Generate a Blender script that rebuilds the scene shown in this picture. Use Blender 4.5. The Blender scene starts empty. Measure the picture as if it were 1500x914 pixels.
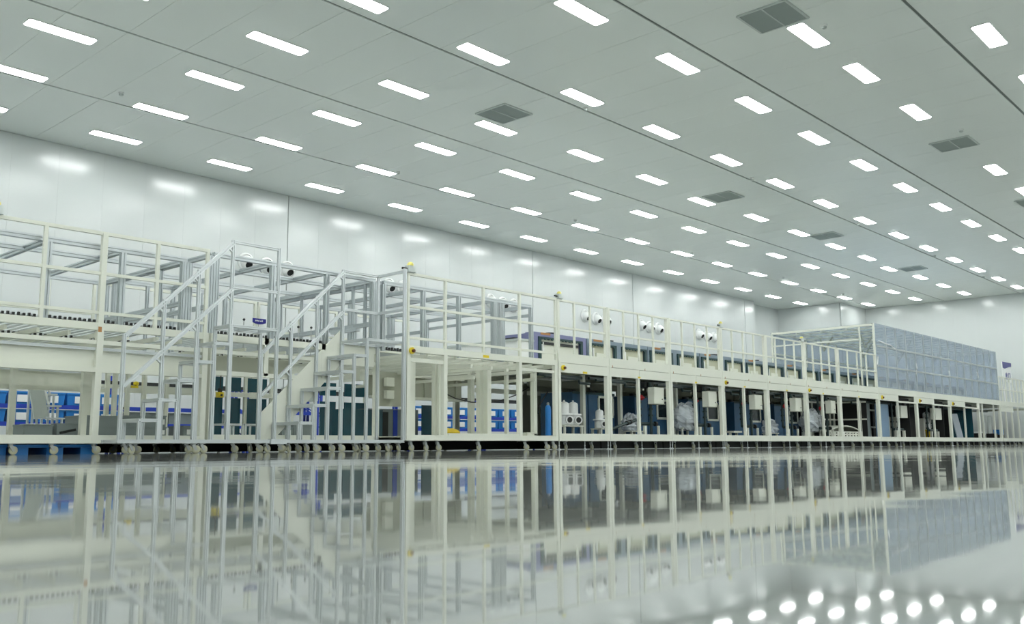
import bpy, math, random
import numpy as np
from mathutils import Vector, Matrix
random.seed(7)
scene = bpy.context.scene
col = scene.collection

# ------------------------------------------------------------------ camera
FPX, W, H = 1362.9, 1500, 914
YAW, PITCH, ROLL = math.radians(42.426), math.radians(8.310), math.radians(-0.4115)
CZ = 0.045
_f = Vector((math.cos(PITCH)*math.cos(YAW), math.cos(PITCH)*math.sin(YAW), math.sin(PITCH)))
_r = Vector((math.sin(YAW), -math.cos(YAW), 0)); _u = _r.cross(_f)
R2 = _r*math.cos(ROLL)+_u*math.sin(ROLL); U2 = -_r*math.sin(ROLL)+_u*math.cos(ROLL)
cd = bpy.data.cameras.new('camera'); cam = bpy.data.objects.new('camera', cd); col.objects.link(cam)
cd.sensor_width = 36; cd.lens = 36*FPX/W; cd.clip_start = 0.01; cd.clip_end = 200
m = Matrix.Identity(4)
for i in range(3):
    m[i][0], m[i][1], m[i][2] = R2[i], U2[i], -_f[i]
m[2][3] = CZ
cam.matrix_world = m
scene.camera = cam

def ray(x, y):
    return R2*((x-W/2)/FPX)+U2*((H/2-y)/FPX)+_f
def on(x, y, Y):            # point of a pixel on the vertical plane at depth Y
    d = ray(x, y)*(Y/ray(x, y).y); return Vector((d.x, d.y, d.z+CZ))
def project(P):
    P = Vector((P[0], P[1], P[2]-CZ)); z = P.dot(_f)
    if z < 0.1: return None
    return (W/2+FPX*P.dot(R2)/z, H/2-FPX*P.dot(U2)/z)
def visible(P, mg=0):
    q = project(P); return q is not None and -mg < q[0] < W+mg and -mg < q[1] < H+mg

# ------------------------------------------------------------------ world, exposure
wd = bpy.data.worlds.new('world'); scene.world = wd; wd.use_nodes = True
wd.node_tree.nodes['Background'].inputs[0].default_value = (0.75, 0.85, 0.82, 1)
wd.node_tree.nodes['Background'].inputs[1].default_value = 0.03
LAMP = 15.0
vs = scene.view_settings
vs.view_transform = 'Standard'; vs.look = 'None'; vs.gamma = 1; vs.use_curve_mapping = False
vs.exposure = 0.90

# ------------------------------------------------------------------ materials
M = {}
def mat(name, colr, rough=0.5, metal=0.0, var=0.04, scale=3.0, bump=0.0, bscale=40.0, spec=0.5, coat=0.0):
    mt = bpy.data.materials.new(name); mt.use_nodes = True; nt = mt.node_tree; b = nt.nodes['Principled BSDF']
    tc = nt.nodes.new('ShaderNodeTexCoord'); nz = nt.nodes.new('ShaderNodeTexNoise')
    nz.inputs['Scale'].default_value = scale; nz.inputs['Detail'].default_value = 4
    nt.links.new(tc.outputs['Object'], nz.inputs['Vector'])
    rp = nt.nodes.new('ShaderNodeMix'); rp.data_type = 'RGBA'
    rp.inputs[6].default_value = tuple(max(0, c*(1-var)) for c in colr)+(1,)
    rp.inputs[7].default_value = tuple(min(1, c*(1+var)) for c in colr)+(1,)
    nt.links.new(nz.outputs['Fac'], rp.inputs[0]); nt.links.new(rp.outputs[2], b.inputs['Base Color'])
    b.inputs['Roughness'].default_value = rough; b.inputs['Metallic'].default_value = metal
    b.inputs['Specular IOR Level'].default_value = spec
    if coat: b.inputs['Coat Weight'].default_value = coat
    if bump:
        bn = nt.nodes.new('ShaderNodeTexNoise'); bn.inputs['Scale'].default_value = bscale
        nt.links.new(tc.outputs['Object'], bn.inputs['Vector'])
        bp = nt.nodes.new('ShaderNodeBump'); bp.inputs['Strength'].default_value = bump; bp.inputs['Distance'].default_value = 0.01
        nt.links.new(bn.outputs['Fac'], bp.inputs['Height']); nt.links.new(bp.outputs['Normal'], b.inputs['Normal'])
    M[name] = mt; return mt
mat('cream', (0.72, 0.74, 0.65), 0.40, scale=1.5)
mat('cream_shaded', (0.42, 0.435, 0.35), 0.5)  # darker copy of cream, shade below the decks put into the colour
mat('alu', (0.68, 0.715, 0.725), 0.32, 0.65, 0.03)
mat('alu_scaffold', (0.52, 0.56, 0.575), 0.32, 0.8, 0.03)
mat('steel', (0.42, 0.44, 0.44), 0.4, 0.8)
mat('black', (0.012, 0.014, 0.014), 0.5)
mat('under_shade', (0.016, 0.018, 0.018), 0.7)  # black stands in for the shade beneath the modules
mat('wheel', (0.45, 0.45, 0.32), 0.45)
mat('white_plastic', (0.86, 0.88, 0.87), 0.35)
mat('bin_blue', (0.025, 0.23, 0.66), 0.4)
mat('rack_blue', (0.015, 0.05, 0.42), 0.45)
mat('sign_blue', (0.012, 0.012, 0.22), 0.35)
mat('tank_blue', (0.03, 0.10, 0.20), 0.35, var=0.25, scale=2.2, bump=0.25, bscale=6)
mat('teal_dark', (0.008, 0.045, 0.05), 0.45)
mat('door_teal', (0.016, 0.075, 0.10), 0.18, var=0.2, scale=1.5)
mat('chamber_blue', (0.20, 0.26, 0.32), 0.35, var=0.12)
mat('chamber_violet', (0.21, 0.22, 0.40), 0.35, var=0.12)
mat('grey_crate', (0.22, 0.26, 0.26), 0.5)
mat('grey_board', (0.33, 0.37, 0.42), 0.5)
mat('board_blue', (0.16, 0.26, 0.38), 0.45)
mat('yellow', (0.78, 0.60, 0.02), 0.45)
mat('bag_yellow', (0.55, 0.40, 0.01), 0.55, var=0.2, scale=6, bump=0.4, bscale=8)
mat('red', (0.45, 0.02, 0.03), 0.4)
mat('orange_tag', (0.42, 0.20, 0.07), 0.6)
mat('pipe', (0.015, 0.035, 0.035), 0.4)
mat('cable', (0.01, 0.01, 0.01), 0.5)
mat('wall', (0.62, 0.66, 0.652), 0.225, var=0.012, scale=0.35, spec=0.9)
mat('ceiling', (0.885, 0.93, 0.90), 0.26, var=0.03, scale=0.5, bump=0.02, bscale=1.2)
mat('joint', (0.20, 0.23, 0.22), 0.6)
mat('stop_red', (0.10, 0.02, 0.012), 0.4)
mat('lens_yellow', (0.72, 0.66, 0.16), 0.35)
mat('vent', (0.34, 0.39, 0.375), 0.5)
mat('vent_frame', (0.55, 0.60, 0.58), 0.4)
mat('backlit_grey', (0.44, 0.48, 0.48), 0.5)
mat('khaki', (0.52, 0.53, 0.40), 0.5)
mat('paper', (0.85, 0.87, 0.86), 0.6)
mat('dark_glass', (0.01, 0.02, 0.025), 0.12)

def film(name, colr, tr, rough=0.25):
    mt = bpy.data.materials.new(name); mt.use_nodes = True; nt = mt.node_tree; b = nt.nodes['Principled BSDF']
    tc = nt.nodes.new('ShaderNodeTexCoord'); nz = nt.nodes.new('ShaderNodeTexNoise'); nz.inputs['Scale'].default_value = 2.0
    nz.inputs['Detail'].default_value = 5
    nt.links.new(tc.outputs['Object'], nz.inputs['Vector'])
    bp = nt.nodes.new('ShaderNodeBump'); bp.inputs['Strength'].default_value = 0.35; bp.inputs['Distance'].default_value = 0.03
    nt.links.new(nz.outputs['Fac'], bp.inputs['Height']); nt.links.new(bp.outputs['Normal'], b.inputs['Normal'])
    b.inputs['Base Color'].default_value = colr+(1,); b.inputs['Roughness'].default_value = rough
    t = nt.nodes.new('ShaderNodeBsdfTransparent'); t.inputs[0].default_value = (0.88, 0.92, 0.97, 1)
    mx = nt.nodes.new('ShaderNodeMixShader'); mx.inputs[0].default_value = tr
    nt.links.new(b.outputs[0], mx.inputs[1]); nt.links.new(t.outputs[0], mx.inputs[2])
    nt.links.new(mx.outputs[0], nt.nodes['Material Output'].inputs[0]); M[name] = mt
film('film_blue', (0.50, 0.56, 0.62), 0.66)
film('film_clear', (0.78, 0.82, 0.84), 0.62, 0.12)

mt = bpy.data.materials.new('lamp'); mt.use_nodes = True; nt = mt.node_tree
em = nt.nodes.new('ShaderNodeEmission'); em.inputs[0].default_value = (0.97, 1.0, 0.985, 1); em.inputs[1].default_value = LAMP
nt.links.new(em.outputs[0], nt.nodes['Material Output'].inputs[0]); M['lamp'] = mt

# epoxy floor: smooth, slightly wavy
mt = bpy.data.materials.new('epoxy'); mt.use_nodes = True; nt = mt.node_tree; b = nt.nodes['Principled BSDF']
tc = nt.nodes.new('ShaderNodeTexCoord')
n1 = nt.nodes.new('ShaderNodeTexNoise'); n1.inputs['Scale'].default_value = 1.3; n1.inputs['Detail'].default_value = 3
n2 = nt.nodes.new('ShaderNodeTexNoise'); n2.inputs['Scale'].default_value = 7.0; n2.inputs['Detail'].default_value = 3
n3 = nt.nodes.new('ShaderNodeTexNoise'); n3.inputs['Scale'].default_value = 0.25
for n in (n1, n2, n3): nt.links.new(tc.outputs['Object'], n.inputs['Vector'])
b1 = nt.nodes.new('ShaderNodeBump'); b1.inputs['Strength'].default_value = 0.45; b1.inputs['Distance'].default_value = 0.004
b2 = nt.nodes.new('ShaderNodeBump'); b2.inputs['Strength'].default_value = 0.10; b2.inputs['Distance'].default_value = 0.0004
nt.links.new(n1.outputs['Fac'], b1.inputs['Height']); nt.links.new(n2.outputs['Fac'], b2.inputs['Height'])
nt.links.new(b1.outputs['Normal'], b2.inputs['Normal']); nt.links.new(b2.outputs['Normal'], b.inputs['Normal'])
mx = nt.nodes.new('ShaderNodeMix'); mx.data_type = 'RGBA'
mx.inputs[6].default_value = (0.19, 0.205, 0.19, 1); mx.inputs[7].default_value = (0.23, 0.245, 0.228, 1)
nt.links.new(n3.outputs['Fac'], mx.inputs[0]); nt.links.new(mx.outputs[2], b.inputs['Base Color'])
b.inputs['Roughness'].default_value = 0.036; b.inputs['Specular IOR Level'].default_value = 0.95
M['epoxy'] = mt

# ------------------------------------------------------------------ mesh helpers
ORG = {}
def origin(o):
    return ORG.get(o.name, Vector((0, 0, 0))) if o else Vector((0, 0, 0))
class MB:
    def __init__(s): s.v = []; s.f = []
    def add(s, vs_, fs):
        k = len(s.v); s.v += [tuple(v) for v in vs_]; s.f += [tuple(i+k for i in f) for f in fs]; return s
    def box(s, x0, x1, y0, y1, z0, z1):
        vv = [(x, y, z) for z in (z0, z1) for y in (y0, y1) for x in (x0, x1)]
        return s.add(vv, [(0, 2, 3, 1), (4, 5, 7, 6), (0, 1, 5, 4), (2, 6, 7, 3), (0, 4, 6, 2), (1, 3, 7, 5)])
    def bar(s, p, q, w, h=None, slot=0):
        p, q = Vector(p), Vector(q); h = h or w; d = (q-p).normalized()
        if abs(d.z) > 0.995: u = Vector((1, 0, 0)); v = Vector((0, 1, 0))
        else: u = Vector((0, 0, 1)).cross(d).normalized(); v = d.cross(u)
        if slot: sec = tslot(w, h, slot)
        else: sec = [(-w/2, -h/2), (w/2, -h/2), (w/2, h/2), (-w/2, h/2)]
        n = len(sec); vv = [p+u*a+v*b for a, b in sec]+[q+u*a+v*b for a, b in sec]
        return s.add(vv, [(i, (i+1) % n, n+(i+1) % n, n+i) for i in range(n)]+[tuple(range(n))[::-1], tuple(range(n, 2*n))])
    def cyl(s, p, q, r, n=12, r2=None):
        p, q = Vector(p), Vector(q); r2 = r if r2 is None else r2; d = (q-p).normalized()
        a = Vector((0, 0, 1)) if abs(d.z) < 0.9 else Vector((1, 0, 0)); u = a.cross(d).normalized(); v = d.cross(u)
        ring = [(math.cos(2*math.pi*i/n), math.sin(2*math.pi*i/n)) for i in range(n)]
        vv = [p+u*(r*c)+v*(r*t) for c, t in ring]+[q+u*(r2*c)+v*(r2*t) for c, t in ring]
        return s.add(vv, [(i, (i+1) % n, n+(i+1) % n, n+i) for i in range(n)]+[tuple(range(n))[::-1], tuple(range(n, 2*n))])
    def lathe(s, c, prof, n=16, axis=(0, 0, 1)):
        c = Vector(c); d = Vector(axis).normalized()
        a = Vector((0, 0, 1)) if abs(d.z) < 0.9 else Vector((1, 0, 0)); u = a.cross(d).normalized(); v = d.cross(u)
        vv = []; fs = []
        for r, t in prof:
            for i in range(n):
                an = 2*math.pi*i/n; vv.append(c+d*t+u*(r*math.cos(an))+v*(r*math.sin(an)))
        for k in range(len(prof)-1):
            for i in range(n): fs.append((k*n+i, k*n+(i+1) % n, (k+1)*n+(i+1) % n, (k+1)*n+i))
        fs.append(tuple(range(n))[::-1]); kk = (len(prof)-1)*n; fs.append(tuple(range(kk, kk+n)))
        return s.add(vv, fs)
    def tube(s, pts, r, n=8):
        pts = [Vector(p) for p in pts]; vv = []; fs = []
        for k, p in enumerate(pts):
            d = (pts[min(k+1, len(pts)-1)]-pts[max(k-1, 0)]).normalized()
            a = Vector((0, 0, 1)) if abs(d.z) < 0.9 else Vector((1, 0, 0)); u = a.cross(d).normalized(); v = d.cross(u)
            for i in range(n):
                an = 2*math.pi*i/n; vv.append(p+u*(r*math.cos(an))+v*(r*math.sin(an)))
        for k in range(len(pts)-1):
            for i in range(n): fs.append((k*n+i, k*n+(i+1) % n, (k+1)*n+(i+1) % n, (k+1)*n+i))
        fs.append(tuple(range(n))[::-1]); kk = (len(pts)-1)*n; fs.append(tuple(range(kk, kk+n)))
        return s.add(vv, fs)
    def prism(s, poly, y0, y1):       # polygon in XZ pushed along Y
        n = len(poly)
        vv = [(x, y0, z) for x, z in poly]+[(x, y1, z) for x, z in poly]
        return s.add(vv, [(i, n+i, n+(i+1) % n, (i+1) % n) for i in range(n)]+[tuple(range(n)), tuple(range(n, 2*n))[::-1]])
    def blob(s, c, r, seed=0, n=14, mth=9, amp=0.18, flat=True, crumple=0.0):
        rnd = random.Random(seed); ph = [rnd.uniform(0, 6.28) for _ in range(8)]; vv = []; fs = []
        for j in range(mth+1):
            t = math.pi*j/mth
            for i in range(n):
                a = 2*math.pi*i/n
                k = 1+amp*(math.sin(3*a+ph[0]+2*t)*0.5+math.sin(5*a+ph[1])*math.sin(3*t+ph[2])*0.5+math.sin(7*t+ph[3]+a)*0.35)
                x, y, z = r[0]*math.sin(t)*math.cos(a)*k, r[1]*math.sin(t)*math.sin(a)*k, r[2]*math.cos(t)*k
                if crumple:
                    q = 1+rnd.uniform(-crumple, crumple)*(0.3 if j in (0, mth) else 1); x *= q; y *= q; z *= q
                if flat: z = max(z, -r[2]*0.75)
                vv.append((c[0]+x, c[1]+y, c[2]+z))
        for j in range(mth):
            for i in range(n): fs.append((j*n+i, (j+1)*n+i, (j+1)*n+(i+1) % n, j*n+(i+1) % n))
        return s.add(vv, fs)
    def mesh(s, name, o=Vector((0, 0, 0)), smooth=False):
        me = bpy.data.meshes.new(name); me.from_pydata([(v[0]-o.x, v[1]-o.y, v[2]-o.z) for v in s.v], [], s.f)
        if smooth:
            me.polygons.foreach_set('use_smooth', [True]*len(me.polygons))
            if hasattr(me, 'set_sharp_from_angle'): me.set_sharp_from_angle(angle=math.radians(40))
        me.update(); return me
    def build(s, name, mt, parent=None, smooth=False):
        o = origin(parent); me = s.mesh(name, o, smooth); me.materials.append(M[mt])
        ob = bpy.data.objects.new(name, me); col.objects.link(ob)
        if parent is not None: ob.parent = parent
        ORG[ob.name] = o; return ob
_ts = {}
def tslot(w, h, slot):
    def side(L, n):
        pts = []; g = min(0.018, L/n*0.30); dp = min(0.014, L/n*0.26)
        for k in range(n):
            c = -L/2+L*(k+0.5)/n; pts += [(c-g/2, 0), (c-g/2, dp), (c+g/2, dp), (c+g/2, 0)]
        return pts
    nw = max(1, round(w/0.045)) if slot == 2 else 1; nh = max(1, round(h/0.045)) if slot == 2 else 1
    out = [(-w/2, -h/2)]+[(t, -h/2+d) for t, d in side(w, nw)]+[(w/2, -h/2)]+[(w/2-d, t) for t, d in side(h, nh)]
    out += [(w/2, h/2)]+[(-t, h/2-d) for t, d in side(w, nw)]+[(-w/2, h/2)]+[(-w/2+d, -t) for t, d in side(h, nh)]
    return out
def thing(name, label, cat, loc=(0, 0, 0), group=None):
    o = bpy.data.objects.new(name, None); o.empty_display_size = 0.2; col.objects.link(o); o.location = loc
    o['label'] = label; o['category'] = cat
    if group: o['group'] = group
    ORG[o.name] = Vector(loc); return o
def tag(o, label, cat, group=None):
    o['label'] = label; o['category'] = cat
    if group: o['group'] = group
    return o
def rebase(o):                      # put a one-mesh thing's origin at the middle of its base
    me = o.data; n = len(me.vertices); a = np.empty(n*3); me.vertices.foreach_get('co', a); a = a.reshape(-1, 3)
    c = np.array([(a[:, 0].min()+a[:, 0].max())/2, (a[:, 1].min()+a[:, 1].max())/2, a[:, 2].min()])
    me.vertices.foreach_set('co', (a-c).ravel()); me.update(); o.location = c; ORG[o.name] = Vector(c); return o
def struct(o): o['kind'] = 'structure'; return o
def box(par, name, x0, x1, y0, y1, z0, z1, mt): return MB().box(x0, x1, y0, y1, z0, z1).build(name, mt, par)
def bar(par, name, p, q, w, h=None, mt='cream', slot=0): return MB().bar(p, q, w, h, slot).build(name, mt, par)
def cyl(par, name, p, q, r, mt, n=12, r2=None): return MB().cyl(p, q, r, n, r2).build(name, mt, par, True)
def dup(root, loc, label=None, group=None):
    r = root.copy(); col.objects.link(r); r.location = loc; ORG[r.name] = Vector(loc)
    if label: r['label'] = label
    if group: r['group'] = group
    for ch in list(root.children):
        c = ch.copy(); col.objects.link(c); c.parent = r
        for g in ch.children:
            d = g.copy(); col.objects.link(d); d.parent = c
    return r
ORD = 'first second third fourth fifth sixth seventh eighth ninth tenth eleventh twelfth thirteenth fourteenth fifteenth sixteenth seventeenth eighteenth nineteenth twentieth'.split()

# ------------------------------------------------------------------ room shell
U = 7.65; ZC = 7.695
X0, X1, Y0, Y1 = -9.0, 52.2, -11.0, 23.6
struct(box(None, 'floor', X0, X1+0.3, Y0, Y1+0.9, -0.1, 0, 'epoxy'))
def panel_wall(name, axis, a0, a1, at, face, gaps=(), pitch=1.125, start=15.75):
    # face: +1/-1 direction of the room-side normal along the wall's normal axis
    th = 0.12
    if axis == 'x': core = struct(box(None, name, a0, a1, min(at, at-face*th), max(at, at-face*th), 0, ZC+0.15, 'wall'))
    else: core = struct(box(None, name, min(at, at-face*th), max(at, at-face*th), a0, a1, 0, ZC+0.15, 'wall'))
    for gx in gaps:
        n0, n1 = sorted((at, at+face*0.004))
        if axis == 'x': box(core, 'joint_strip', gx-0.02, gx+0.02, n0, n1, 0, ZC-0.004, 'joint')
        else: box(core, 'joint_strip', n0, n1, gx, gx+0.02, 0, ZC-0.004, 'joint')
    k0 = math.floor((a0-start)/pitch); e = start+k0*pitch; edges = []
    while e < a1: edges.append(e); e += pitch
    edges.append(e)
    for ea, eb in zip(edges[:-1], edges[1:]):
        pa, pb = max(ea, a0), min(eb, a1)
        if pb-pa < 0.05: continue
        ga = 0.016 if any(abs(ea-g) < 0.1 for g in gaps) else 0.0007
        gb = 0.016 if any(abs(eb-g) < 0.1 for g in gaps) else 0.0007
        n0, n1 = sorted((at, at+face*0.03))
        if axis == 'x': box(core, 'wall_panel', pa+ga, pb-gb, n0, n1, 0.0, ZC-0.004, 'wall')
        else: box(core, 'wall_panel', n0, n1, pa+ga, pb-gb, 0.0, ZC-0.004, 'wall')
    return core
panel_wall('wall_back', 'x', X0, 44.9, 23.6, -1, (15.75, 27.0, 33.75, 43.875))
panel_wall('wall_recess_side', 'y', 23.6, 24.3, 44.9, 1, (), 1.125, 23.6)
panel_wall('wall_recess', 'x', 44.9, 48.75, 24.13, -1, ())
panel_wall('wall_shaft_side', 'y', 20.5, 24.13, 48.75, -1, (20.5,), 1.125, 20.5)
panel_wall('wall_shaft_front', 'x', 48.75, X1, 20.5, -1, (), 1.125, 48.75)
panel_wall('wall_right', 'y', Y0, 20.5, X1, -1, ())
panel_wall('wall_left', 'y', Y0, Y1, X0, 1, ())
panel_wall('wall_front', 'x', X0, X1, Y0, 1, ())

ceil_core = struct(box(None, 'ceiling', X0, X1+0.2, Y0, Y1+0.8, ZC+0.025, ZC+0.2, 'joint'))
rows = [(24.4, 19.844)]; y = 19.844
while y > Y0: rows.append((y, max(Y0, y-3.655))); y -= 3.655
cand = []
e = 10.575-1.11*18
while e < X1:
    for a, bb in rows:
        xa, xb = max(e, X0), min(e+1.11, X1+0.1)
        if xb-xa > 0.05: cand.append((xa+0.003, xb-0.003, bb+0.03, a-0.03))
    e += 1.11
rest = MB()
vis = [c for c in cand if any(visible((x, yy, ZC)) for x in (c[0], (c[0]+c[1])/2, c[1]) for yy in (c[2], (c[2]+c[3])/2, c[3]))]
vis.sort(key=lambda c: (c[0]+c[1])**2/4+(c[2]+c[3])**2/4)
keep = set(vis[:298])
for c in cand:
    if c in keep: box(ceil_core, 'ceiling_panel', c[0], c[1], c[2], c[3], ZC, ZC+0.022, 'ceiling')
    else: rest.box(c[0], c[1], c[2], c[3], ZC, ZC+0.022)
o = rest.build('ceiling_panels', 'ceiling', ceil_core); o['kind'] = 'stuff'

# ------------------------------------------------------------------ ceiling lights
lw, ll = 0.31, 1.20
def clipped(lx, ly, c, z0, z1):
    p = [(-lx+c, -ly), (lx-c, -ly), (lx, -ly+c), (lx, ly-c), (lx-c, ly), (-lx+c, ly), (-lx, ly-c), (-lx, -ly+c)]
    b_ = MB(); n = 8
    b_.add([(x, y_, z0) for x, y_ in p]+[(x, y_, z1) for x, y_ in p], [(i, (i+1) % n, n+(i+1) % n, n+i) for i in range(n)]+[tuple(range(n))[::-1], tuple(range(n, 2*n))])
    return b_
lproto = thing('ceiling_light', '', 'light', (0, 0, 0), 'ceiling light panels')
clipped(ll/2+0.012, lw/2+0.012, 0.03, -0.022, 0.0).build('housing', 'white_plastic', lproto)
clipped(ll/2, lw/2, 0.03, -0.0255, -0.0205).build('diffuser', 'lamp', lproto)
row_y = {0: 2.8825, 1: 2.557, 2: 2.226, 3: 1.9025, 4: 1.577, 5: 1.247, 6: 0.918, 7: 0.593}
for j in range(8, 14): row_y[j] = 0.593-0.3275*(j-7)
shifted = {(3, 5): (2.051, 1.936), (3, 8): (3.279, 1.934), (3, 13): (5.321, 1.938), (6, 5): (2.095, 0.919)}
r3x = {3: 1.227, 4: 1.640, 6: 2.463, 7: 2.870, 9: 3.686, 10: 4.102, 11: 4.513, 12: 4.916, 14: 5.725, 15: 6.137, 16: 6.546}
pos = {}
for j, yy in row_y.items():
    for i in range(-3, 17):
        xx = 0.40897*i+0.043-0.0135*j
        if j == 3 and i in r3x: xx = r3x[i]
        if (j, i) in shifted: xx, yj = shifted[(j, i)]
        else: yj = yy
        X, Y = xx*U, yj*U
        if not (X0+1 < X < X1-0.7 and Y0+0.7 < Y): continue
        if X > 48.0 and Y > 19.6: continue
        if (j, i) == (6, 8): continue          # a vent takes this place
        pos[(j, i)] = (X, Y)
rown = ['row nearest the back wall', 'second row from the back wall', 'third row from the back wall', 'fourth row from the back wall', 'fifth row from the back wall', 'sixth row from the back wall', 'seventh row from the back wall', 'eighth row from the back wall']
first = True
for j in sorted(row_y):
    inview = [k for k in sorted(pos) if k[0] == j and visible((pos[k][0], pos[k][1], ZC), 12)]
    for k in [k for k in sorted(pos) if k[0] == j]:
        X, Y = pos[k]
        if k in inview:
            n = inview.index(k)
            lab = 'white rectangular ceiling light, %s from the left in the %s' % (ORD[n], rown[j] if j < 8 else 'row %s from the back wall' % ORD[j])
            grp = 'ceiling light panels'
        else: lab = 'white rectangular ceiling light panel outside the photographed part of the hall'; grp = 'ceiling light panels out of view'
        if first: lproto.location = (X, Y, ZC); lproto['label'] = lab; lproto['group'] = grp; ORG[lproto.name] = Vector((X, Y, ZC)); first = False
        else: dup(lproto, (X, Y, ZC), lab, grp)

# ceiling return-air vents: frame, two louvre grids with blades
vproto = thing('ceiling_vent', '', 'vent', (0, 0, 0), 'ceiling air vents')
s = 0.46
fr = MB()
for a in (-1, 1):
    fr.box(-s, s, a*s-0.02, a*s+0.02, -0.03, 0); fr.box(a*s-0.02, a*s+0.02, -s, s, -0.03, 0)
fr.box(-s, s, -0.012, 0.012, -0.025, 0); fr.build('frame', 'vent_frame', vproto)
MB().box(-s+0.02, s-0.02, -s+0.02, s-0.02, -0.006, -0.001).build('backing', 'joint', vproto)
for sx in (-1, 1):
    for k in range(15):
        yy = -s+0.05+k*0.0585
        MB().add([(yy-0.02, sx*0.015, -0.008), (yy-0.02, sx*(s-0.02), -0.008), (yy+0.018, sx*(s-0.02), -0.022), (yy+0.018, sx*0.015, -0.022),
                  (yy-0.02, sx*0.015, -0.011), (yy-0.02, sx*(s-0.02), -0.011), (yy+0.018, sx*(s-0.02), -0.025), (yy+0.018, sx*0.015, -0.025)],
                 [(0, 1, 2, 3), (7, 6, 5, 4), (0, 4, 5, 1), (1, 5, 6, 2), (2, 6, 7, 3), (3, 7, 4, 0)]).build('louvre', 'vent', vproto)
vl = [((14.86, 7.17), 'large dark louvred ceiling vent cut by the top edge, right of centre'),
      ((15.11, 14.02), 'dark louvred ceiling vent left of centre, above a light panel'),
      ((24.68, 7.13), 'dark louvred ceiling vent at upper right among the light panels'),
      ((25.07, 14.03), 'grey louvred ceiling vent touching a light panel in mid ceiling'),
      ((32.52, 14.04), 'small grey louvred ceiling vent, second farthest of its line'),
      ((41.38, 14.05), 'smallest grey louvred ceiling vent, farthest of its line near the end wall'),
      ((32.45, 7.13), 'grey louvred ceiling vent cut by the right edge of the picture')]
for k, ((X, Y), lab) in enumerate(vl):
    if k == 0: vproto.location = (X, Y, ZC); vproto['label'] = lab
    else: dup(vproto, (X, Y, ZC), lab)
dl = [(8.5, 19.15), (16.44, 19.3), (24.22, 19.19), (31.69, 19.21), (39.35, 19.13), (45.86, 19.08), (16.14, 12.43), (23.88, 12.42), (31.45, 12.43), (39.13, 12.39), (45.77, 12.41), (15.84, 6.65), (23.67, 6.66)]
dn = ['row nearest the back wall']*6+['middle ceiling row']*5+['row nearest the camera']*2
dproto = thing('smoke_detector', '', 'detector', (0, 0, 0), 'smoke detectors')
MB().lathe((0, 0, 0), [(0.06, 0), (0.06, -0.02), (0.05, -0.03)], 14).build('base', 'white_plastic', dproto, True)
MB().lathe((0, 0, 0), [(0.045, -0.03), (0.045, -0.06), (0.02, -0.075)], 14).build('sensor_head', 'vent_frame', dproto, True)
cnt = {}
for k, (X, Y) in enumerate(dl):
    cnt[dn[k]] = cnt.get(dn[k], 0)+1
    lab = 'small round ceiling smoke detector, %s from the left in the %s' % (ORD[cnt[dn[k]]-1], dn[k])
    if k == 0: dproto.location = (X, Y, ZC); dproto['label'] = lab
    else: dup(dproto, (X, Y, ZC), lab)

# ------------------------------------------------------------------ air jet nozzles on the back wall
ax = Vector((-0.12, -0.86, -0.50)).normalized()
nproto = thing('air_nozzle', '', 'air nozzle', (0, 0, 0), 'air nozzles on the back wall')
MB().lathe((0, 0, 0), [(0.27, 0), (0.27, 0.03), (0.235, 0.06), (0.215, 0.06), (0.215, 0.02)], 22, (0, -1, 0)).build('flange', 'white_plastic', nproto, True)
MB().lathe(Vector((0, -0.02, 0)), [(0.20, 0), (0.205, 0.09), (0.185, 0.17), (0.15, 0.235), (0.125, 0.27), (0.105, 0.27), (0.100, 0.15)], 20, ax).build('ball_outlet', 'white_plastic', nproto, True)
MB().lathe(Vector((0, -0.02, 0)), [(0.1, 0.2), (0.1, 0.215), (0.104, 0.245)], 16, ax).build('throat', 'black', nproto, True)
NX = [14.35, 15.05, 15.75, 19.1, 19.72, 20.35, 24.6, 25.24, 25.87, 30.25, 31.0, 31.68, 34.3, 34.95, 35.66, 39.2, 39.95, 40.62]
tri = ['nearest the first stair', 'behind the second stair', 'behind the right scaffold', 'left of the third wall joint', 'right of the third wall joint', 'farthest along the wall']
tpos = ['left', 'middle', 'right']
for k, X in enumerate(NX):
    lab = 'white ball air nozzle, %s of the three %s' % (tpos[k % 3], tri[k//3])
    p = (X, 23.57, 5.44-(0.04 if k % 3 else 0))
    if k == 0: nproto.location = p; nproto['label'] = lab
    else: dup(nproto, p, lab)

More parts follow.
